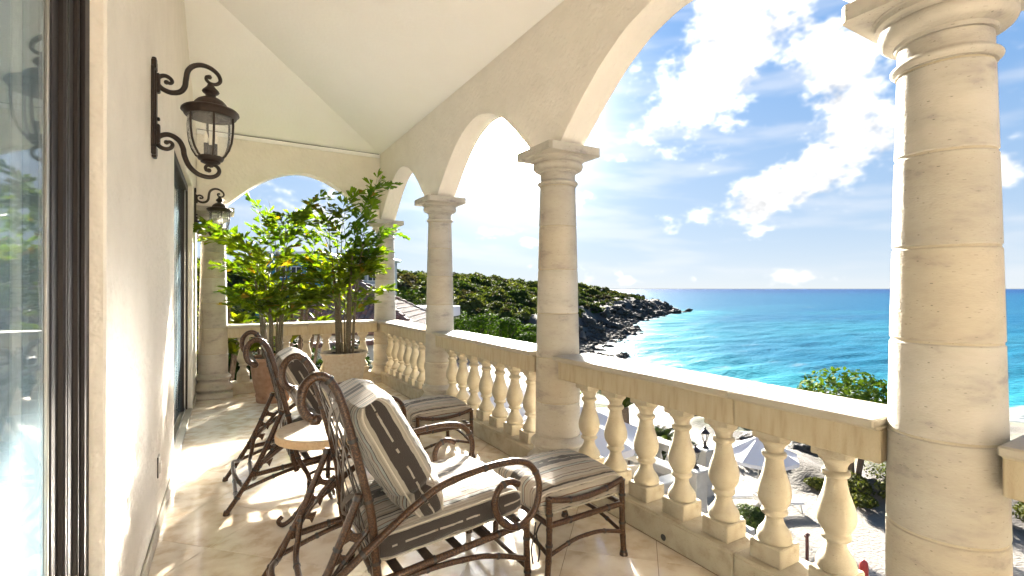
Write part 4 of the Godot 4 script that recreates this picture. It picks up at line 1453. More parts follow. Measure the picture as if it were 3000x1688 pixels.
func terrace_furniture():
	var c1 := make_chair("nearest bamboo-framed reclining lounge chair with tan crossed straps, in front of the table")
	c1.position = P(0.16, 0, 2.07)
	var o2 := Vector3.ZERO
	copy(c1, "farther bamboo-framed reclining lounge chair beyond the round stone table", P(0.04, 0, 3.775))
	var ot := make_ottoman("nearest bamboo-framed ottoman by the balusters, full foot on the floor")
	ot.position = P(1.45, 0, 2.07)
	copy(ot, "farther bamboo-framed ottoman in front of the second lounge chair", P(1.425, 0, 3.945))
	var seat := cushion(0.73, 0.635, 0.155, 1, 0.28)
	var back := cushion(0.62, 0.585, 0.195, 2, 0.32, -0.165)
	var back2 := cushion(0.62, 0.585, 0.195, 7, 0.36, -0.165)
	var otc := cushion(0.555, 0.515, 0.15, 3, 0.42, -9.0, 0.235)
	var sp := piping_mesh(0.73, 0.635, 0.145)
	var bp := piping_mesh(0.62, 0.585, 0.175)
	var op := piping_mesh(0.555, 0.515, 0.15)
	for k in 2:
		var u0: float = [0.16, 0.04][k]
		var w0: float = [2.07, 3.775][k]
		cushion_thing("seat_cushion", ["brown striped seat cushion on the nearest lounge chair", "brown striped seat cushion on the farther lounge chair"][k], "striped seat cushions", seat, sp, P(u0 + 0.775, 0.416, w0 + 0.34), 0.088)
		cushion_thing("back_cushion", ["plump brown striped back cushion leaning on the nearest lounge chair", "plump brown striped back cushion leaning on the farther lounge chair"][k], "striped back cushions", [back, back2][k], bp, P(u0 + 0.545, 0.735, w0 + 0.34), deg_to_rad(118.5))
		cushion_thing("ottoman_cushion", ["brown striped cushion on the ottoman nearest the camera", "brown striped cushion on the farther ottoman"][k], "striped ottoman cushions", otc, op, P([1.685, 1.66][k], 0.395, [2.345, 4.22][k]), 0.02)
	# table
	var t := thing("side_table", "round table with a pale stone top on dark bamboo-like legs, between the chairs", "table", P(0.60, 0, 3.44))
	var b := Mb.new()
	b.lathe([Vector2(0.0, 0.535), Vector2(0.288, 0.525), Vector2(0.296, 0.532), Vector2(0.298, 0.552), Vector2(0.295, 0.574), Vector2(0.289, 0.582), Vector2(0.0, 0.582)], 56)
	part(t, "stone_top", b.done(), M.table)
	b = Mb.new()
	var rr := []
	var f := noise(1.0, 40, 3)
	for i in 5:
		var row := PackedVector3Array()
		for j in 90:
			var a := TAU * j / 90.0
			var r := 0.2985 + f.get_noise_3d(cos(a) * 14.0, i * 1.5, sin(a) * 14.0) * 0.004 + 0.0025 * sin(PI * i / 4.0)
			row.append(Vector3(cos(a) * r, 0.530 + 0.046 * i / 4.0, sin(a) * r))
		rr.append(row)
	b.grid(rr, true)
	part(t, "chiselled_edge", b.done(), M.table_rim)
	for k in 3:
		var a := TAU * k / 3.0 + 0.9
		var d := Vector3(cos(a), 0, sin(a))
		bar(t, "leg", [d * 0.20 + Vector3(0, 0.524, 0), d * 0.16 + Vector3(0, 0.40, 0), d * 0.10 + Vector3(0, 0.27, 0), d * 0.12 + Vector3(0, 0.14, 0), d * 0.20 + Vector3(0, 0.045, 0), d * 0.26 + Vector3(0, 0.016, 0), d * 0.285 + Vector3(0, 0.045, 0), d * 0.262 + Vector3(0, 0.07, 0)], 0.0145, 0.3, 0.2)
	var ring := []
	for k in 25: ring.append(Vector3(cos(TAU * k / 24.0) * 0.105, 0.27, sin(TAU * k / 24.0) * 0.105))
	bar(t, "ring", ring, 0.010, 0.0)
	var r2 := []
	for k in 33: r2.append(Vector3(cos(TAU * k / 32.0) * 0.20, 0.512, sin(TAU * k / 32.0) * 0.20))
	bar(t, "ring", r2, 0.012, 0.0)

# ---------------------------------------------------------------- plants
func wedge_leaf(b: Mb, o: Vector3, along: Vector3, nrm: Vector3, len: float, wid: float, rng: RandomNumberGenerator):
	# a fishtail leaflet: narrow at its base, wide and ragged at its end
	var side := along.cross(nrm).normalized()
	var up := side.cross(along).normalized()
	var j := func(): return rng.randf_range(-0.05, 0.05)
	var pts := [[0.42, 0.24], [0.78, 0.40], [0.98, 0.46 + j.call()], [0.86, 0.20], [1.0 + j.call(), 0.10], [0.84, -0.04], [0.90 + j.call(), -0.18], [0.72, -0.26], [0.40, -0.16]]
	var flip := 1.0 if rng.randf() < 0.5 else -1.0
	var q := []
	for p in pts:
		var v: float = p[1] * flip
		q.append(o + along * (p[0] * len) + side * (v * wid) + up * (absf(v) * wid * 0.28 - p[0] * p[0] * len * 0.10))
	for i in q.size() - 1: b.tri(o, q[i], q[i + 1])

func frond(parent: Node3D, pts: Array, pin: float, rng: RandomNumberGenerator, c0: Color, c1: Color, dense := 1.0):
	var path := spline(pts, 0.03)
	var N := path.size()
	var rs := Mb.new()
	var rr := []
	for i in N: rr.append(lerpf(0.0065, 0.0018, float(i) / (N - 1)))
	rs.tube(path, rr, 6)
	var L := 0.0
	for i in N - 1: L += path[i].distance_to(path[i + 1])
	var b := Mb.new()
	var nn: int = max(4, int(L * 9.5 * dense))
	var tone := rng.randf()
	for k in nn + 1:
		var t: float = lerpf(0.22, 1.0, float(k) / nn)
		var i: int = clampi(int(t * (N - 1)), 0, N - 2)
		var p := path[i]
		var dir := (path[i + 1] - path[max(i - 1, 0)]).normalized()
		var side := dir.cross(Vector3.UP).normalized()
		if side.length() < 0.1: side = Vector3.RIGHT
		for s in [-1.0, 1.0]:
			var pd: Vector3 = (side * s * rng.randf_range(0.65, 1.0) + dir * rng.randf_range(0.5, 0.9) + Vector3(0, rng.randf_range(-0.25, 0.35), 0)).normalized()
			var pl := pin * rng.randf_range(0.65, 1.15) * sin(PI * clampf(t * 0.72 + 0.2, 0.0, 0.95))
			if k == nn: pd = (dir + pd * 0.4).normalized()
			var m: int = max(1, int(pl / 0.082))
			if m > 1:
				var sp := PackedVector3Array([p, p + pd * pl * 0.5, p + pd * pl + Vector3(0, -0.12 * pl, 0)])
				rs.tube(sp, [0.0022, 0.0018, 0.0010], 4, false)
			for q in m + 1:
				var f := (q + 0.6) / (m + 0.6)
				var o := p + pd * pl * f + Vector3(0, -0.12 * pl * f * f, 0)
				for s2 in [-1.0, 1.0]:
					if rng.randf() < 0.22: continue
					var lateral := pd.cross(Vector3.UP).normalized()
					var ld: Vector3 = (pd * rng.randf_range(0.7, 1.1) + lateral * s2 * rng.randf_range(0.45, 0.9) + Vector3(0, rng.randf_range(-0.35, 0.2), 0)).normalized()
					if q == m: ld = (pd + lateral * s2 * 0.35).normalized()
					var len := rng.randf_range(0.10, 0.175) * (0.75 + 0.45 * sin(PI * t))
					var nrm := (Vector3.UP + Vector3(rng.randfn(), rng.randfn(), rng.randfn()) * 0.45).normalized()
					var c := c0.lerp(c1, clampf(tone * 0.6 + rng.randf() * 0.5, 0.0, 1.0))
					if rng.randf() < 0.03: c = Color(0.26, 0.17, 0.03)
					b.tint = c
					wedge_leaf(b, o, ld, nrm, len, len * 0.66, rng)
	var fr := part(parent, "frond", b.done(), M.leaf)
	part(fr, "stalk", rs.done(), M.rachis)

func palm_plant(label: String, at: Vector3, rng: RandomNumberGenerator, specials: Array, nst: int, nf: int) -> Node3D:
	var t := thing("fishtail_palm", label, "palm", at, 0.0, "potted fishtail palms")
	var c0 := Color(0.030, 0.078, 0.006)
	var c1 := Color(0.17, 0.22, 0.012)
	var tops := []
	for k in nst:
		var a := TAU * k / nst + rng.randf_range(-0.3, 0.3)
		var r := rng.randf_range(0.04, 0.17)
		var h := rng.randf_range(0.9, 1.75)
		var o := Vector3(cos(a) * r, -0.03, sin(a) * r)
		var lean := Vector3(cos(a), 0, sin(a)) * rng.randf_range(0.02, 0.16) * h
		var pa := spline([o, o + Vector3(0, h * 0.5, 0) + lean * 0.3, o + Vector3(0, h, 0) + lean], 0.05)
		var rr := []
		var r0 := rng.randf_range(0.010, 0.023)
		for i in pa.size(): rr.append(r0 * lerpf(1.0, 0.6, float(i) / pa.size()) * (1.12 if i % 4 == 0 else 1.0))
		var b := Mb.new()
		b.tube(pa, rr, 9)
		part(t, "stem", b.done(), M.stem)
		tops.append([o, lean, h])
	for k in nf:
		var s = tops[k % nst]
		var f := rng.randf_range(0.30, 1.0)
		var o: Vector3 = s[0] + s[1] * f * f + Vector3(0, s[2] * f, 0)
		var a := TAU * (k * 0.618) + rng.randf_range(-0.4, 0.4)
		var d := Vector3(cos(a), 0, sin(a))
		if d.z < -0.6: d.z *= 0.6
		var L := rng.randf_range(0.55, 0.95) * lerpf(0.7, 1.0, f)
		var e := rng.randf_range(0.65, 1.35)
		var p1 := o + d * L * 0.35 * cos(e) + Vector3(0, L * 0.42 * sin(e), 0)
		var p2 := o + d * L * 0.75 * cos(e * 0.8) + Vector3(0, L * 0.70 * sin(e), 0)
		var p3 := o + d * L * cos(e * 0.6) + Vector3(0, L * 0.72 * sin(e), 0)
		frond(t, [o, p1, p2, p3], rng.randf_range(0.20, 0.30), rng, c0, c1)
	for sp in specials:
		var pts := []
		for p in sp: pts.append(P(p[0], p[1], p[2]) - at)
		frond(t, pts, 0.26, rng, Color(0.05, 0.13, 0.01), Color(0.17, 0.28, 0.02), 0.75)
	# a spear of unopened leaf
	var sb := Mb.new()
	sb.tube(PackedVector3Array([Vector3(0.05, 1.3, 0), Vector3(0.0, 1.75, 0.02), Vector3(-0.06, 2.12, 0.03)]), [0.006, 0.005, 0.001], 6)
	part(t, "spear", sb.done(), M.stem)
	return t

func pot(label: String, at: Vector3, R: float, H: float, mat: Material, feet: bool) -> Node3D:
	var t := thing("plant_pot", label, "pot", at)
	var b := Mb.new()
	var k := R / 0.31
	var pr := [Vector2(0.0, 0.002), Vector2(0.205 * k, 0.002), Vector2(0.212 * k, 0.012)]
	if feet: pr += [Vector2(0.218 * k, 0.05), Vector2(0.212 * k, 0.062), Vector2(0.222 * k, 0.075), Vector2(0.222 * k, 0.10), Vector2(0.214 * k, 0.115)]
	for i in range(1, 8):
		var f := i / 8.0
		pr.append(Vector2(lerpf(0.214, 0.282, f) * k + 0.012 * sin(PI * f), lerpf(0.115 if feet else 0.02, H - 0.09, f)))
	pr += [Vector2(0.284 * k, H - 0.085), Vector2(0.292 * k, H - 0.078), Vector2(0.296 * k, H - 0.06), Vector2(0.312 * k, H - 0.045), Vector2(0.322 * k, H - 0.025), Vector2(0.320 * k, H - 0.006), Vector2(0.310 * k, H), Vector2(0.290 * k, H), Vector2(0.280 * k, H - 0.012), Vector2(0.275 * k, H - 0.08)]
	b.lathe(pr, 56, Vector3.ZERO, 0.7)
	part(t, "shell", b.done(), mat)
	var rows := []
	var f := noise(4.0, 6, 3)
	for i in 8:
		var row := PackedVector3Array()
		for j in 32:
			var a := TAU * j / 32.0
			var r := 0.277 * k * (1.0 - i / 7.0) + 0.001
			row.append(Vector3(cos(a) * r, H - 0.035 + f.get_noise_2d(cos(a) * r * 4.0, sin(a) * r * 4.0) * 0.02, sin(a) * r))
		rows.append(row)
	b = Mb.new()
	b.grid(rows, true, false, [], true)
	part(t, "soil", b.done(), M.soil)
	return t

func potted_palms():
	var rng := RandomNumberGenerator.new()
	rng.seed = 12
	pot("orange terracotta pot holding the palm by the house wall, partly behind the farther chair", P(0.62, 0, 7.32), 0.30, 0.60, M.terra, true)
	pot("pale washed clay pot holding the palm by the corner column", P(1.55, 0, 7.35), 0.312, 0.60, M.pale_pot, false)
	palm_plant("fishtail palm in the orange pot near the house wall, one frond over the far lantern", P(0.62, 0.565, 7.32), rng, [[[0.55, 1.35, 7.3], [0.34, 1.85, 7.2], [0.12, 2.18, 7.1], [-0.12, 2.27, 7.1]], [[0.68, 1.7, 7.3], [0.85, 2.3, 7.3], [1.08, 2.68, 7.3], [1.35, 2.82, 7.25]], [[0.6, 1.6, 7.3], [0.58, 2.1, 7.25], [0.50, 2.45, 7.2], [0.38, 2.62, 7.2]]], 11, 20)
	palm_plant("taller fishtail palm in the pale pot, its highest frond crossing the corner column", P(1.55, 0.565, 7.35), rng, [[[1.60, 1.6, 7.3], [1.78, 2.2, 7.3], [1.92, 2.75, 7.28], [1.98, 3.12, 7.2]], [[1.62, 1.9, 7.3], [1.75, 2.5, 7.25], [1.95, 2.95, 7.2], [2.22, 3.05, 7.15]], [[1.55, 1.2, 7.3], [1.25, 1.75, 7.3], [1.02, 2.2, 7.25], [0.85, 2.45, 7.2]], [[1.6, 1.6, 7.3], [1.9, 2.1, 7.3], [2.12, 2.35, 7.25], [2.35, 2.3, 7.2]], [[1.5, 1.8, 7.3], [1.5, 2.4, 7.25], [1.6, 2.75, 7.2], [1.8, 2.9, 7.2]]], 13, 21)

func bush(called: String, label: String, cat: String, at: Vector3, rx: float, ry: float, up: float, n: int, size: float, seed_: int, c0: Color, c1: Color, group := "") -> Node3D:
	var rng := RandomNumberGenerator.new()
	rng.seed = seed_
	var t := thing(called, label, cat, at, 0.0, group)
	var b := Mb.new()
	leaf_quads(b, Vector3(0, up, 0), rx, ry, rx * 0.9, n, size, rng, c0, c1, 0.45, 0.4)
	part(t, "crown", b.done(), M.bushleaf)
	b = Mb.new()
	for k in 5:
		var a := TAU * k / 5.0 + 0.4
		var d := Vector3(cos(a), 0, sin(a))
		b.tube(spline([Vector3(d.x, 0, d.z) * 0.05 * rx, d * rx * 0.15 + Vector3(0, up * 0.5, 0), d * rx * 0.5 + Vector3(0, up + ry * 0.25, 0)], 0.2), 0.03 * rx + 0.01, 6)
	part(t, "trunk", b.done(), M.bark)
	return t

# shrub of rosettes of long lance-shaped leaves at branch ends
func rosette_shrub(called: String, label: String, cat: String, at: Vector3, spots: Array, len: float, seed_: int, c0: Color, c1: Color, group := "", per := 16, wid := 0.22):
	var rng := RandomNumberGenerator.new()
	rng.seed = seed_
	var t := thing(called, label, cat, at, 0.0, group)
	var wood := Mb.new()
	for s in spots:
		var o := Vector3(s[0], s[1], s[2])
		wood.tube(spline([Vector3(o.x * 0.15, 0, o.z * 0.15), Vector3(o.x * 0.5, o.y * 0.55, o.z * 0.5), o], 0.15), 0.028, 6)
		var b := Mb.new()
		for k in per:
			var a := TAU * k * 0.618 + rng.randf_range(-0.2, 0.2)
			var e := rng.randf_range(-0.1, 1.1)
			var d := Vector3(cos(a) * cos(e), sin(e), sin(a) * cos(e))
			var L := len * rng.randf_range(0.7, 1.15)
			var side := d.cross(Vector3.UP).normalized()
			var up := side.cross(d)
			b.tint = c0.lerp(c1, rng.randf())
			var prev_l := o
			var prev_r := o
			var prev_m := o
			for q in range(1, 6):
				var f := q / 5.0
				var w := wid * L * sin(PI * clampf(0.12 + f * 0.88, 0.0, 1.0)) * 0.9
				var m := o + d * L * f - Vector3(0, L * 0.30 * f * f, 0)
				var l := m + side * w + up * w * 0.35
				var r := m - side * w + up * w * 0.35
				b.quad(prev_l, l, m, prev_m)
				b.quad(prev_m, m, r, prev_r)
				prev_l = l
				prev_r = r
				prev_m = m
		b.tint = null
		part(t, "rosette", b.done(), M.leaf)
	part(t, "trunk", wood.done(), M.bark)
	return t

# feather-leaved palm
func feather_palm(label: String, at: Vector3, trunk: float, L: float, n: int, seed_: int, c0: Color, c1: Color) -> Node3D:
	var rng := RandomNumberGenerator.new()
	rng.seed = seed_
	var t := thing("palm_tree", label, "palm")
	t.position = at
	var b := Mb.new()
	b.tube(spline([Vector3.ZERO, Vector3(0.05, trunk * 0.5, 0), Vector3(0, trunk, 0)], 0.12), 0.11, 9, true, 1.0, 0.15, 0.14)
	part(t, "trunk", b.done(), M.bark)
	for k in n:
		var a := TAU * k * 0.618
		var e := rng.randf_range(0.1, 1.35)
		var d := Vector3(cos(a), 0, sin(a))
		var o := Vector3(0, trunk, 0)
		var path := spline([o, o + d * L * 0.4 * cos(e) + Vector3(0, L * 0.45 * sin(e), 0), o + d * L * 0.75 * cos(e * 0.8) + Vector3(0, L * 0.62 * sin(e), 0), o + d * L * cos(e * 0.55) + Vector3(0, L * 0.55 * sin(e) - 0.12 * L, 0)], 0.045)
		b = Mb.new()
		b.tint = c0
		b.tube(path, 0.012, 5)
		for i in range(3, path.size() - 1):
			var dir := (path[i + 1] - path[i]).normalized()
			var side := dir.cross(Vector3.UP).normalized()
			var f := float(i) / path.size()
			for s in [-1.0, 1.0]:
				var ll := L * 0.30 * sin(PI * clampf(f * 0.8 + 0.15, 0.0, 1.0)) * rng.randf_range(0.85, 1.1)
				var ld: Vector3 = (dir * 0.75 + side * s * 0.8 + Vector3(0, 0.25, 0)).normalized()
				var wv := dir * 0.013 * L
				b.tint = c0.lerp(c1, rng.randf())
				b.quad(path[i] - wv, path[i] + wv, path[i] + ld * ll * 0.6 + wv * 0.8, path[i] + ld * ll * 0.6 - wv * 0.8)
				b.tri(path[i] + ld * ll * 0.6 - wv * 0.8, path[i] + ld * ll * 0.6 + wv * 0.8, path[i] + ld * ll - Vector3(0, ll * 0.12, 0))
		b.tint = null
		part(t, "frond", b.done(), M.leaf)
	return t

# ---------------------------------------------------------------- the garden below
func parasol(label: String, at: Vector3, h: float, R: float, rise: float, turn: float, sides := 8) -> Node3D:
	var t := thing("parasol", label, "parasol", at, turn, "white parasols")
	var b := Mb.new()
	b.tube(PackedVector3Array([Vector3(0, 0, 0), Vector3(0, h + rise + 0.05, 0)]), 0.022, 10)
	part(t, "pole", b.done(), M.alu)
	b = Mb.new()
	b.lathe([Vector2(0, 0), Vector2(0.24, 0), Vector2(0.24, 0.05), Vector2(0.05, 0.08), Vector2(0.03, 0.25), Vector2(0, 0.25)], 20)
	part(t, "foot", b.done(), M.alu)
	b = Mb.new()
	for k in sides:
		var a := TAU * k / sides
		var c := TAU * (k + 1) / sides
		var rows := []
		for i in 9:
			var row := PackedVector3Array()
			var f := i / 8.0
			for j in 9:
				var g := j / 8.0
				var p := Vector3(cos(a), 0, sin(a)).lerp(Vector3(cos(c), 0, sin(c)), g) * R * (0.06 + 0.94 * f)
				var sag := 0.035 * R * sin(PI * g) * sin(PI * f) + 0.03 * R * sin(PI * g) * f
				p.y = h + rise * (1.0 - f) - sag - 0.0 * f
				row.append(p)
			rows.append(row)
		# hanging hem
		var hem := PackedVector3Array()
		for p in rows[8]: hem.append(p + Vector3(0, -0.13, 0))
		b.grid(rows, false, false, [], true)
		b.grid([rows[8], hem], false, false, [], true)
	part(t, "canopy", b.done(), M.canvas)
	b = Mb.new()
	b.lathe([Vector2(0.0, h + rise + 0.09), Vector2(R * 0.05, h + rise + 0.07), Vector2(R * 0.13, h + rise * 0.93 + 0.02)], 24)
	part(t, "cap", b.done(), M.canvas)
	for k in sides:
		var a := TAU * k / sides
		b = Mb.new()
		b.tube(PackedVector3Array([Vector3(0, h + rise - 0.04, 0), Vector3(cos(a) * R * 0.98, h - 0.02, sin(a) * R * 0.98)]), 0.009, 5)
		part(t, "rib", b.done(), M.alu)
	return t

func lounger(label: String, at: Vector3, turn: float, frame: Material, pad: Material, lift := 0.75) -> Node3D:
	var t := thing("sun_lounger", label, "sun lounger", at, turn, "sun loungers below the balcony")
	var b := Mb.new()
	for s in [-0.3, 0.3]:
		b.tube(spline([Vector3(-0.45, 0.32, s), Vector3(0.3, 0.30, s), Vector3(0.95, 0.32, s)], 0.1), 0.025, 8)
	for x in [-0.4, 0.25, 0.9]: b.tube(PackedVector3Array([Vector3(x, 0.31, -0.3), Vector3(x, 0.31, 0.3)]), 0.018, 6)
	part(t, "frame", b.done(), frame)
	for x in [-0.35, 0.8]:
		for s in [-0.3, 0.3]:
			b = Mb.new()
			b.tube(PackedVector3Array([Vector3(x, 0.31, s), Vector3(x + 0.06 * signf(x), 0.0, s)]), 0.022, 7)
			part(t, "leg", b.done(), frame)
	part(t, "seat_pad", boxm(Vector3(1.3, 0.05, 0.6), 0.02), pad, Vector3(0.28, 0.36, 0))
	part(t, "backrest", boxm(Vector3(0.72, 0.05, 0.6), 0.02), pad, Vector3(-0.36 - 0.31 * cos(lift), 0.36 + 0.33 * sin(lift), 0), Vector3(0, 0, -lift))
	part(t, "prop", boxm(Vector3(0.03, 0.36, 0.5), 0.005), frame, Vector3(-0.66, 0.42, 0), Vector3(0, 0, 0.4))
	return t

func pillar(label: String, at: Vector3, h: float, w: float) -> Node3D:
	var t := thing("garden_pillar", label, "pillar", at, 0.0, "white garden pillars")
	part(t, "shaft", boxm(Vector3(w, h - 0.08, w), 0.01), M.white, Vector3(0, (h - 0.08) / 2, 0))
	part(t, "panel", boxm(Vector3(w * 0.6, h * 0.6, w + 0.02), 0.006), M.white, Vector3(0, h * 0.5, 0))
	part(t, "cap", boxm(Vector3(w + 0.12, 0.08, w + 0.12), 0.02), M.white, Vector3(0, h - 0.04, 0))
	part(t, "foot", boxm(Vector3(w + 0.08, 0.2, w + 0.08), 0.015), M.white, Vector3(0, 0.101, 0))
	return t

func post_lantern(label: String, at: Vector3) -> Node3D:
	var t := thing("pillar_lantern", label, "lantern", at, 0.0, "black lanterns on the garden pillars")
	var b := Mb.new()
	b.lathe([Vector2(0, 0), Vector2(0.085, 0), Vector2(0.08, 0.025), Vector2(0.05, 0.04), Vector2(0.03, 0.07), Vector2(0.042, 0.10), Vector2(0.025, 0.13), Vector2(0.05, 0.16), Vector2(0.06, 0.175), Vector2(0, 0.18)], 18)
	part(t, "stand", b.done(), M.bronze)
	b = Mb.new()
	b.lathe([Vector2(0.05, 0.178), Vector2(0.088, 0.36)], 6)
	part(t, "lamp_glass", b.done(), M.lampglass)
	for k in 6:
		var d := Vector3(cos(TAU * k / 6.0), 0, sin(TAU * k / 6.0))
		b = Mb.new()
		b.tube(PackedVector3Array([d * 0.052 + Vector3(0, 0.175, 0), d * 0.092 + Vector3(0, 0.365, 0)]), 0.006, 5)
		part(t, "rib", b.done(), M.bronze)
	b = Mb.new()
	b.lathe([Vector2(0.0, 0.36), Vector2(0.115, 0.36), Vector2(0.118, 0.375), Vector2(0.09, 0.395), Vector2(0.06, 0.44), Vector2(0.03, 0.455), Vector2(0.02, 0.48), Vector2(0.026, 0.495), Vector2(0.0, 0.52)], 18)
	part(t, "lamp_cap", b.done(), M.bronze)
	return t

var gb_mesh: ArrayMesh
func garden_rail(label: String, a: Vector3, z: Vector3, n: int) -> Node3D:
	var t := thing("garden_balustrade", label, "balustrade", a, atan2(-(z.z - a.z), z.x - a.x), "white balustrades of the lower terrace")
	var L := Vector2(a.x, a.z).distance_to(Vector2(z.x, z.z))
	part(t, "plinth_stone", boxm(Vector3(L, 0.20, 0.26), 0.015), M.white, Vector3(L / 2, 0.10, 0))
	part(t, "rail_beam", boxm(Vector3(L, 0.16, 0.24), 0.015), M.white, Vector3(L / 2, 0.88, 0))
	part(t, "cap_stone", boxm(Vector3(L, 0.06, 0.36), 0.015), M.white, Vector3(L / 2, 0.985, 0))
	for k in n: part(t, "baluster", gb_mesh, M.white, Vector3(L * (k + 0.5) / n, 0.04, 0))
	return t

func boulder(label: String, at: Vector3, s: Vector3, seed_: int):
	var t := thing("boulder", label, "boulder", at, seed_ * 1.3, "dark boulders on the reef flat")
	var m := part(t, "stone", rock_mesh(seed_), M.rock)
	m.scale = s

func garden():
	gb_mesh = baluster_mesh(12)
	var tb := -3.6
	var gy := -6.7
	# lower terrace and its stairs
	var t := thing("lower_terrace", "paved terrace of pale stone one storey below the balcony", "terrace")
	var b := Mb.new()
	b.box(P(6.4, -5.35, 12.6), Vector3(8.4, 3.4, 10.4), 0.02)
	part(t, "retaining_wall", b.done(), M.white)
	for i in 9:
		for j in 11:
			part(t, "paver", boxm(Vector3(0.90, 0.04, 0.91), 0.008), M.paver, P(2.67 + i * 0.93, tb - 0.028, 7.87 + j * 0.94))
	var st := thing("garden_stairs", "pale stone steps going down from the lower terrace to the sand", "stairs")
	for k in 18: part(st, "step", boxm(Vector3(1.25, 0.4, 0.34), 0.01), M.white, P(9.83, tb - 0.17 * (k + 1) - 0.2, 7.25 - 0.29 * k))
	garden_rail("white balustrade along the seaward edge of the lower terrace", P(10.25, tb, 17.2), P(10.25, tb, 8.4), 30)
	garden_rail("short white balustrade beside the head of the garden stairs", P(8.95, tb, 9.5), P(8.95, tb, 7.65), 6)
	garden_rail("white balustrade along the near edge of the lower terrace", P(4.6, tb, 7.42), P(8.75, tb, 7.42), 14)
	pillar("farther white garden pillar topped by a black lantern at the stairs", P(10.4, gy, 8.1), 4.25, 0.30)
	pillar("nearer white panelled garden pillar with a lower black lantern", P(9.12, gy, 7.36), 4.22, 0.36)
	post_lantern("black lantern on the farther white pillar, against pale sand", P(10.4, -2.45, 8.1))
	post_lantern("black lantern on the nearer white pillar, mostly behind a baluster", P(9.12, -2.48, 7.36))
	parasol("white square-hemmed parasol on the lower terrace, just right of the second column", P(6.2, tb, 8.75), 2.05, 1.95, 0.70, 0.3)
	parasol("white parasol on the lower terrace farther back, seen behind the middle balusters", P(6.35, tb, 11.6), 1.95, 1.9, 0.6, 0.0)
	lounger("dark framed lounger with a pale blue pad on the lower terrace", C(2.55, tb + 0.0, 14.9), 0.4, M.band, plain(0.42, 0.55, 0.60, 0.8), 0.3)
	lounger("dark framed lounger with a cream pad beside the terrace stairs", C(2.75, tb, 12.5), 1.3, M.band, plain(0.62, 0.56, 0.46, 0.8), 0.9)
	# torch
	var to := thing("garden_torch", "slim black iron torch standing on the lower terrace", "torch", C(0.43, tb, 12.0))
	b = Mb.new()
	b.tube(PackedVector3Array([Vector3(0, 0, 0), Vector3(0, 2.3, 0)]), 0.016, 8)
	part(to, "pole", b.done(), M.band)
	b = Mb.new()
	b.lathe([Vector2(0.0, 2.28), Vector2(0.035, 2.30), Vector2(0.05, 2.42), Vector2(0.03, 2.5), Vector2(0.012, 2.66), Vector2(0, 2.7)], 12)
	part(to, "head", b.done(), M.band)
	# planting
	feather_palm("young palm whose upper fronds rise above the near rail", C(2.95, tb, 12.9), 2.0, 1.55, 18, 5, Color(0.0304, 0.0555, 0.0061), Color(0.0806, 0.1003, 0.0152))
	feather_palm("dark spiky palm beyond the seaward balustrade of the terrace", C(4.75, gy, 15.6), 2.9, 1.3, 30, 6, Color(0.0129, 0.0228, 0.0061), Color(0.0304, 0.0448, 0.0099))
	rosette_shrub("agave_plant", "pointed grey green agave on the terrace behind the middle balusters", "agave", C(0.05, tb, 19.6), [[0, 0.9, 0], [0.5, 0.5, 0.3], [-0.5, 0.6, 0.2]], 0.75, 31, Color(0.0448, 0.0654, 0.0304), Color(0.1003, 0.1201, 0.0600), "", 20, 0.10)
	feather_palm("yellowish palm clump behind the third column from the right", C(-1.2, tb, 14.6), 0.5, 1.6, 24, 9, Color(0.0448, 0.0699, 0.0061), Color(0.1307, 0.1353, 0.0152))
	feather_palm("low green palm beside the yellowish palm clump", C(-2.3, tb, 13.6), 0.5, 1.5, 22, 10, Color(0.0198, 0.0448, 0.0061), Color(0.0600, 0.0904, 0.0099))
	# beach
	parasol("white parasol standing on the sand over two beach loungers", C(9.35, gy, 18.7), 1.95, 1.42, 0.62, 0.2)
	lounger("white beach lounger with raised back, right one under the parasol", C(9.75, gy, 18.3), -0.5, M.plastic, M.canvas, 0.7)
	lounger("white beach lounger lying flatter, left one under the parasol", C(8.65, gy, 18.9), -0.5, M.plastic, M.canvas, 0.25)
	var rng := RandomNumberGenerator.new()
	rng.seed = 55
	for k in 5:
		rosette_shrub("croton_plant", ["first yellow croton of the row, at its left end", "second yellow croton from the left of the row", "middle yellow croton of the row by the sand", "yellow croton just right of the middle of the row", "last yellow croton of the row, at its right end"][k], "croton", C(10.35 + k * 0.34, gy, 22.9 - k * 0.28), [[0, 0.22, 0], [0.1, 0.36, 0.05], [-0.1, 0.30, -0.05]], 0.30, 60 + k, Color(0.1505, 0.1307, 0.0053), Color(0.2607, 0.2105, 0.0099), "yellow crotons in a row", 12, 0.16)
	var bowl := thing("planter_bowl", "large pale concrete planter bowl on the sand below the balusters", "planter", C(7.75, gy, 15.5))
	b = Mb.new()
	b.lathe([Vector2(0, 0.0), Vector2(0.32, 0.0), Vector2(0.55, 0.25), Vector2(0.62, 0.46), Vector2(0.56, 0.46), Vector2(0.50, 0.36), Vector2(0.0, 0.36)], 36)
	part(bowl, "shell", b.done(), M.white)
	bush("oleander_bush", "dense dark green oleander growing in the concrete planter bowl", "bush", C(7.75, gy + 0.36, 15.5), 0.62, 0.5, 0.55, 2600, 0.05, 71, Color(0.0228, 0.0403, 0.0129), Color(0.0654, 0.0851, 0.0304))
	var lw := thing("low_curved_wall", "low curved pale wall edging the planting at the foot of the stairs", "wall")
	for k in 10:
		var a := 0.2 + 0.17 * k
		part(lw, "wall_block", boxm(Vector3(0.53, 0.62, 0.26), 0.015), M.white, C(4.1 + 2.9 * sin(a), gy + 0.25, 12.6 + 2.6 * cos(a)), Vector3(0, -0.536 - a, 0))
	bush("low_shrub", "small leafy green shrub beside the low curved wall", "shrub", C(6.35, gy, 14.4), 0.4, 0.4, 0.35, 500, 0.06, 72, Color(0.0304, 0.0600, 0.0099), Color(0.0806, 0.1201, 0.0198))
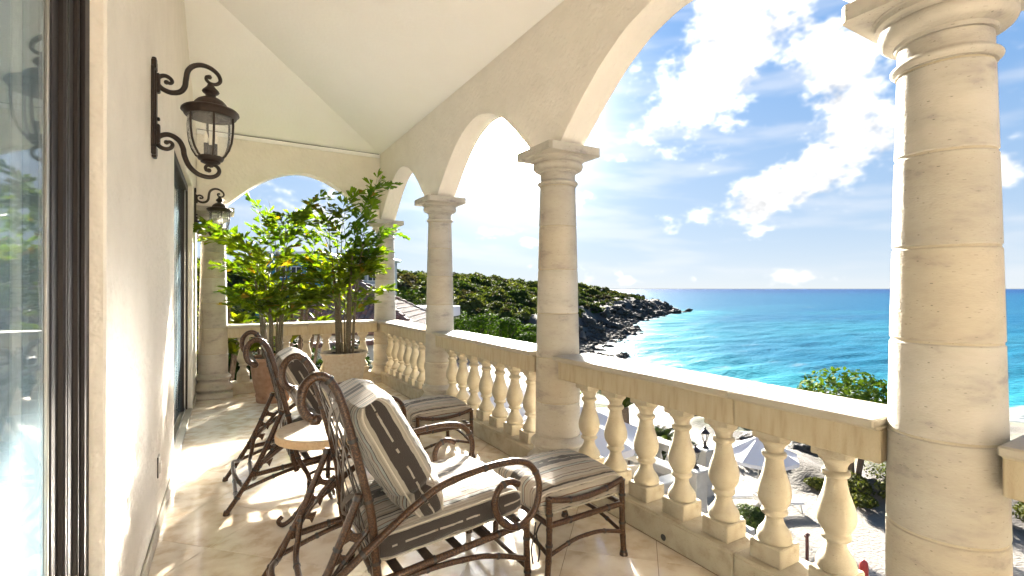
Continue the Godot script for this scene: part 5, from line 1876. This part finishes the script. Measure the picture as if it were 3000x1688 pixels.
	var p1 := thing("shower_post", "thin rusty brown post with a short crosspiece on the sand", "post", C(8.74, gy, 14.6))
	b = Mb.new()
	b.tube(PackedVector3Array([Vector3(0, 0, 0), Vector3(0, 0.93, 0)]), 0.045, 12)
	part(p1, "pole", b.done(), plain(0.11, 0.04, 0.03, 0.6))
	b = Mb.new()
	b.tube(PackedVector3Array([Vector3(-0.10, 0.90, 0), Vector3(0.10, 0.90, 0)]), 0.035, 10)
	b.lathe([Vector2(0.05, 0.92), Vector2(0.07, 0.96), Vector2(0.0, 0.99)], 12)
	part(p1, "crosspiece", b.done(), plain(0.11, 0.04, 0.03, 0.6))
	var p2 := thing("red_bollard", "bright red round-topped bollard on the sand below the last baluster", "bollard", C(9.42, gy, 13.2))
	b = Mb.new()
	b.lathe([Vector2(0.0, 0.0), Vector2(0.105, 0.0), Vector2(0.105, 0.80), Vector2(0.098, 0.86), Vector2(0.07, 0.92), Vector2(0.03, 0.945), Vector2(0, 0.95)], 20)
	part(p2, "tube", b.done(), plain(0.30, 0.02, 0.014, 0.5))
	# sea grape and scrub on the reef flat
	bush("sea_grape_tree", "round-leaved green sea grape tree rising above the rail left of the nearest column", "tree", C(14.0, gy, 20.2), 2.7, 1.35, 3.15, 3000, 0.12, 81, Color(0.0251, 0.0555, 0.0061), Color(0.0851, 0.1307, 0.0152))
	var sc := [[13.4, 19.3, 0.8], [14.6, 18.4, 1.0], [15.4, 19.6, 1.1], [13.0, 18.3, 0.5], [16.6, 17.6, 1.0], [17.8, 16.6, 0.9], [12.4, 19.9, 0.5], [19.5, 15.6, 1.0]]
	for k in sc.size():
		var s = sc[k]
		bush("reef_scrub", ["olive scrub bush under the sea grape tree, on its left", "olive scrub bush left of the nearest column, at the sand", "largest olive scrub bush, directly behind the sea grape trunk", "tiny olive scrub bush nearest the beach loungers", "olive scrub bush hidden mostly by the nearest column", "olive scrub bush just right of the nearest column", "small olive scrub bush left of the sea grape shade", "rightmost olive scrub bush on the reef flat"][k], "shrub", C(s[0], gy + 0.1, s[1]), s[2], s[2] * 0.5, s[2] * 0.45, 900, 0.07, 90 + k, Color(0.0304, 0.0403, 0.0091), Color(0.0851, 0.0851, 0.0251), "olive scrub bushes on the reef flat")
	var bo := [[12.4, 21.8, 0.75], [13.2, 21.0, 0.5], [11.9, 24.6, 0.5], [12.6, 26.0, 0.7], [12.2, 29.2, 0.7], [13.0, 30.5, 0.9], [11.4, 31.2, 0.6], [14.4, 24.5, 0.8], [16.2, 23.0, 0.9], [15.2, 27.5, 1.0], [17.5, 20.4, 0.7], [11.6, 22.6, 0.3]]
	var bl := ["dark boulder between the parasol and the sea grape", "dark boulder at the sea grape side of the sand edge", "dark boulder just behind the yellow crotons", "dark boulder behind the top of the beach parasol", "dark boulder beside the head of the farther pillar lantern", "large dark boulder behind the farther pillar lantern", "low dark boulder left behind the pillar lantern", "dark boulder right behind the beach parasol", "dark boulder behind the sea grape tree", "broad dark boulder nearest the water", "dark boulder behind the nearest column", "smallest dark boulder by the crotons"]
	for k in bo.size():
		var s = bo[k]
		boulder(bl[k], C(s[0], gy + 0.25, s[1]), Vector3(s[2], s[2] * 0.8, s[2]) * 0.75, 400 + k)
	# bushes at the foot of the headland
	var hb := [[-8.5, 68.0, 3.4, 3.0], [-4.5, 66.0, 3.2, 3.4], [-0.8, 71.0, 3.0, 3.1], [2.8, 74.0, 2.8, 2.3], [-12.5, 66.0, 3.6, 2.8], [-17.0, 68.0, 4.0, 3.2], [1.2, 66.5, 2.4, 1.6], [-5.8, 60.5, 2.6, 2.0]]
	for k in hb.size():
		var s = hb[k]
		bush("shore_bush", ["leftmost green bush left of the third column", "large green bush just left of the third column", "broad green bush just right of the third column", "nearest low green bush right of the third column", "tallest green bush midway between the two middle columns", "green bush left of the second column, before dark scrub", "low green bush close left of the second column above the rail", "last small green bush touching the second column, near the rocks"][[2, 4, 5, 7, 1, 0, 6, 3][k]], "bush", C(s[0], -7.1, s[1]), s[2], s[3], s[3] * 0.75, 2200, 0.17, 500 + k, Color(0.0175, 0.0426, 0.0038), Color(0.0555, 0.0950, 0.0091), "green bushes at the head of the cove")

# ---------------------------------------------------------------- neighbouring houses
func window_in(parent: Node3D, at: Vector3, w: float, h: float):
	var f := Mb.new()
	var e := 0.07
	f.box(Vector3(0, h / 2, 0), Vector3(w + e, e, 0.09))
	f.box(Vector3(0, -h / 2, 0), Vector3(w + e, e, 0.09))
	for s in [-0.5, 0.0, 0.5]: f.box(Vector3(w * s, 0, 0.003), Vector3(e, h - e, 0.08))
	var o := part(parent, "window", f.done(), M.plastic, at)
	part(o, "pane", boxm(Vector3(w, h, 0.03), 0.0), M.dark, Vector3(0, 0, -0.02))

func neighbours():
	var teal := plain(0.025, 0.16, 0.27, 0.8)
	var grey := plain(0.26, 0.29, 0.29, 0.85)
	var t := thing("teal_building", "tall blue painted building with white framed windows beyond the palms", "building", C(-25.2, -7.0, 60.0), -0.536)
	part(t, "wall", boxm(Vector3(7.5, 12.4, 9.0), 0.05), teal, Vector3(0, 6.2, 0))
	part(t, "roof", boxm(Vector3(8.1, 0.3, 9.6), 0.05), M.plastic, Vector3(0, 12.55, 0))
	for r in 4:
		for k in 4: window_in(t, Vector3(-2.6 + 1.75 * k, 2.6 + 2.6 * r, 4.53), 1.15, 1.2)
	t = thing("grey_building", "pale grey building with balconies right of the blue one", "building", C(-18.2, -7.0, 62.0), -0.536)
	part(t, "wall", boxm(Vector3(5.6, 12.0, 8.0), 0.05), grey, Vector3(0, 6.0, 0))
	part(t, "roof", boxm(Vector3(6.4, 0.35, 8.8), 0.05), M.plastic, Vector3(0, 12.2, 0))
	for r in 4:
		for k in 3: window_in(t, Vector3(-1.8 + 1.8 * k, 2.4 + 2.6 * r, 4.03), 1.1, 1.5)
		part(t, "balcony", boxm(Vector3(5.8, 0.15, 1.0), 0.02), M.plastic, Vector3(0, 1.2 + 2.6 * r, 4.4))
	# house with a tiled hip roof
	t = thing("tiled_house", "white house under a hipped roof of weathered red barrel tiles", "house", C(-8.4, -6.9, 27.0), -0.536)
	var hw := 4.2
	var ey := 6.3
	var ay := 8.75
	part(t, "wall", boxm(Vector3(7.4, 6.2, 7.4), 0.03), M.white, Vector3(0, 3.1, 0))
	var deck := Mb.new()
	for k in 4:
		var bs := Basis(Vector3.UP, PI / 2 * k)
		deck.tri(bs * Vector3(-hw, ey - 0.05, hw), bs * Vector3(0, ay - 0.05, 0), bs * Vector3(hw, ey - 0.05, hw))
	deck.quad(Vector3(-hw, ey - 0.05, -hw), Vector3(hw, ey - 0.05, -hw), Vector3(hw, ey - 0.05, hw), Vector3(-hw, ey - 0.05, hw))
	var roof := part(t, "roof", deck.done(), M.roof[0])
	# barrel tiles on the two sides that show
	var slope := Vector2(hw, ay - ey).length()
	var tl := Mb.new()
	var rows := []
	for i in 5:
		var row := PackedVector3Array()
		for j in 9:
			var a := PI * j / 8.0
			var r := lerpf(0.115, 0.095, i / 4.0)
			row.append(Vector3(-cos(a) * r, sin(a) * r * 0.8 + 0.03 * (1.0 - i / 4.0), -0.44 * i / 4.0))
		rows.append(row)
	tl.grid(rows, false, false, [], true)
	var front := PackedVector3Array()
	for p in rows[0]: front.append(Vector3(p.x, 0.0, p.z))
	tl.grid([front, rows[0]], false, false, [], true)
	var tm := tl.done()
	var rng := RandomNumberGenerator.new()
	rng.seed = 8
	var pitch := atan2(ay - ey, hw)
	for side in 2:
		var bs := Basis(Vector3.UP, PI / 2 * side)
		var n := 34
		for i in n:
			var x := -hw + (i + 0.5) * 2.0 * hw / n
			var run: float = (1.0 - absf(x) / hw) * slope
			var m := int(run / 0.40)
			for k in m + 1:
				if side == 1 and k > 6 : continue
				var dz := hw - k * 0.40 * cos(pitch)
				var yy := ey + k * 0.40 * sin(pitch)
				var o := part(roof, "roof_tile", tm, M.roof[rng.randi_range(0, 3)])
				o.transform = Transform3D(bs * Basis(Vector3.RIGHT, pitch), bs * Vector3(x, yy, dz))
	for k in 4:
		var bs := Basis(Vector3.UP, PI / 2 * k)
		for i in 13:
			var f := (i + 0.5) / 13.0
			var o := part(roof, "ridge_tile", tm, M.roof[rng.randi_range(0, 2)])
			var d := (Vector3(0, ay, 0) - Vector3(hw, ey, hw)).normalized()
			var zb := -d
			var xb := Vector3.UP.cross(zb).normalized()
			o.transform = Transform3D(bs * Basis(xb, zb.cross(xb), zb) * Basis.from_scale(Vector3(1.25, 1.25, 1.25)), bs * (Vector3(hw, ey, hw).lerp(Vector3(0, ay, 0), f) + Vector3(0, 0.06, 0)))
	t = thing("white_pavilion", "white flat roofed pavilion beyond the tiled roof", "pavilion", C(-8.2, -7.0, 44.0), -0.7)
	part(t, "roof", boxm(Vector3(6.0, 0.9, 5.0), 0.05), M.canvas, Vector3(0, 6.5, 0))
	part(t, "wall", boxm(Vector3(5.0, 6.0, 4.0), 0.03), M.white, Vector3(0, 3.0, 0))
	for k in 3: window_in(t, Vector3(-1.5 + 1.5 * k, 4.6, 2.03), 0.9, 1.2)
	t = thing("cream_house", "cream house with a tiled eave glimpsed left of the column by the wall", "house", P(-3.6, -3.6, 15.0))
	part(t, "wall", boxm(Vector3(5.6, 6.6, 5.0), 0.03), M.wall, Vector3(0, 3.3, 0))
	part(t, "roof", boxm(Vector3(6.2, 0.22, 5.6), 0.03), M.roof[1], Vector3(0, 6.72, 0))
	part(t, "cornice", boxm(Vector3(5.9, 0.3, 5.3), 0.03), M.white, Vector3(0, 6.45, 0))
	window_in(t, Vector3(1.9, 4.6, 2.53), 1.0, 1.3)
	# planting below the far end
	var gw := thing("garden_wall", "low white garden wall with a red tile coping behind the far balusters", "wall", P(1.0, -3.6, 15.2))
	part(gw, "wall", boxm(Vector3(9.0, 3.4, 0.3), 0.02), M.white, Vector3(0, 1.7, 0))
	for k in 24: part(gw, "coping_tile", boxm(Vector3(0.37, 0.14, 0.5), 0.03), M.roof[k % 4], Vector3(-4.3 + 0.375 * k, 3.47, 0))
	var gl := thing("side_garden", "ground of the side garden below the far end of the balcony", "ground", P(0, 0, 0))
	part(gl, "soil", boxm(Vector3(14.0, 3.4, 20.0), 0.05), M.soil, P(-4.45, -5.3, 18.4))
	struct(gl)
	for k in 4:
		bush("garden_hedge", ["dark shrub behind the far balusters, next to the column by the wall", "dark shrub behind the far balusters, behind the orange pot", "dark shrub behind the far balusters, between the two pots", "dark shrub behind the far balusters, next to the corner column"][k], "hedge", P(-0.9 + 1.05 * k, -3.6, 10.4 + 0.2 * (k % 2)), 0.95, 1.75, 2.3, 4200, 0.085, 600 + k, Color(0.0084, 0.0198, 0.0053), Color(0.0251, 0.0426, 0.0099), "dark shrubs below the far end")
	var yl := [[-0.15, 9.7, [[0.0, 4.6, 0], [0.3, 4.9, 0.1], [-0.2, 5.1, 0], [0.15, 4.2, 0.2], [0.45, 4.45, 0], [-0.3, 4.5, 0.1], [0.0, 5.3, 0.1], [0.35, 4.0, 0.1], [-0.35, 4.05, 0.1], [0.1, 4.85, 0.3]]], [1.05, 9.9, [[0, 4.6, 0], [0.35, 4.75, 0.1], [-0.35, 4.8, 0], [0.1, 5.0, 0.1], [0.6, 4.4, 0], [-0.5, 4.35, 0.1], [0.25, 4.3, 0.2], [0.55, 4.85, 0], [-0.2, 4.5, 0.3], [0.3, 5.05, 0], [-0.45, 4.1, 0.2]]]]
	for k in 2:
		rosette_shrub("frangipani_shrub", ["yellow green long-leaved shrub behind the palm nearer the wall", "yellow green long-leaved shrub between the two palms"][k], "shrub", P(yl[k][0], -3.6, yl[k][1]), yl[k][2], 0.44, 700 + k, Color(0.0502, 0.0904, 0.0061), Color(0.1702, 0.1809, 0.0152), "", 26, 0.16)
	var tr := [[-24.0, 40.0, 3.6], [-19.5, 46.0, 3.4], [-15.0, 52.0, 3.6], [-12.0, 58.0, 3.6], [-21.0, 36.0, 3.0]]
	for k in tr.size():
		var s = tr[k]
		bush("garden_tree", ["dark green tree just right of the column by the wall", "dark green tree in front of the blue building", "dark green tree before the grey building", "farthest dark green tree, right of the corner column", "nearest dark green tree behind the palm by the wall"][k], "tree", C(s[0], -7.0, s[1]), s[2], s[2] * 0.9, s[2] * 1.35, 1800, 0.2, 800 + k, Color(0.0114, 0.0251, 0.0061), Color(0.0403, 0.0555, 0.0129), "trees among the neighbouring houses")
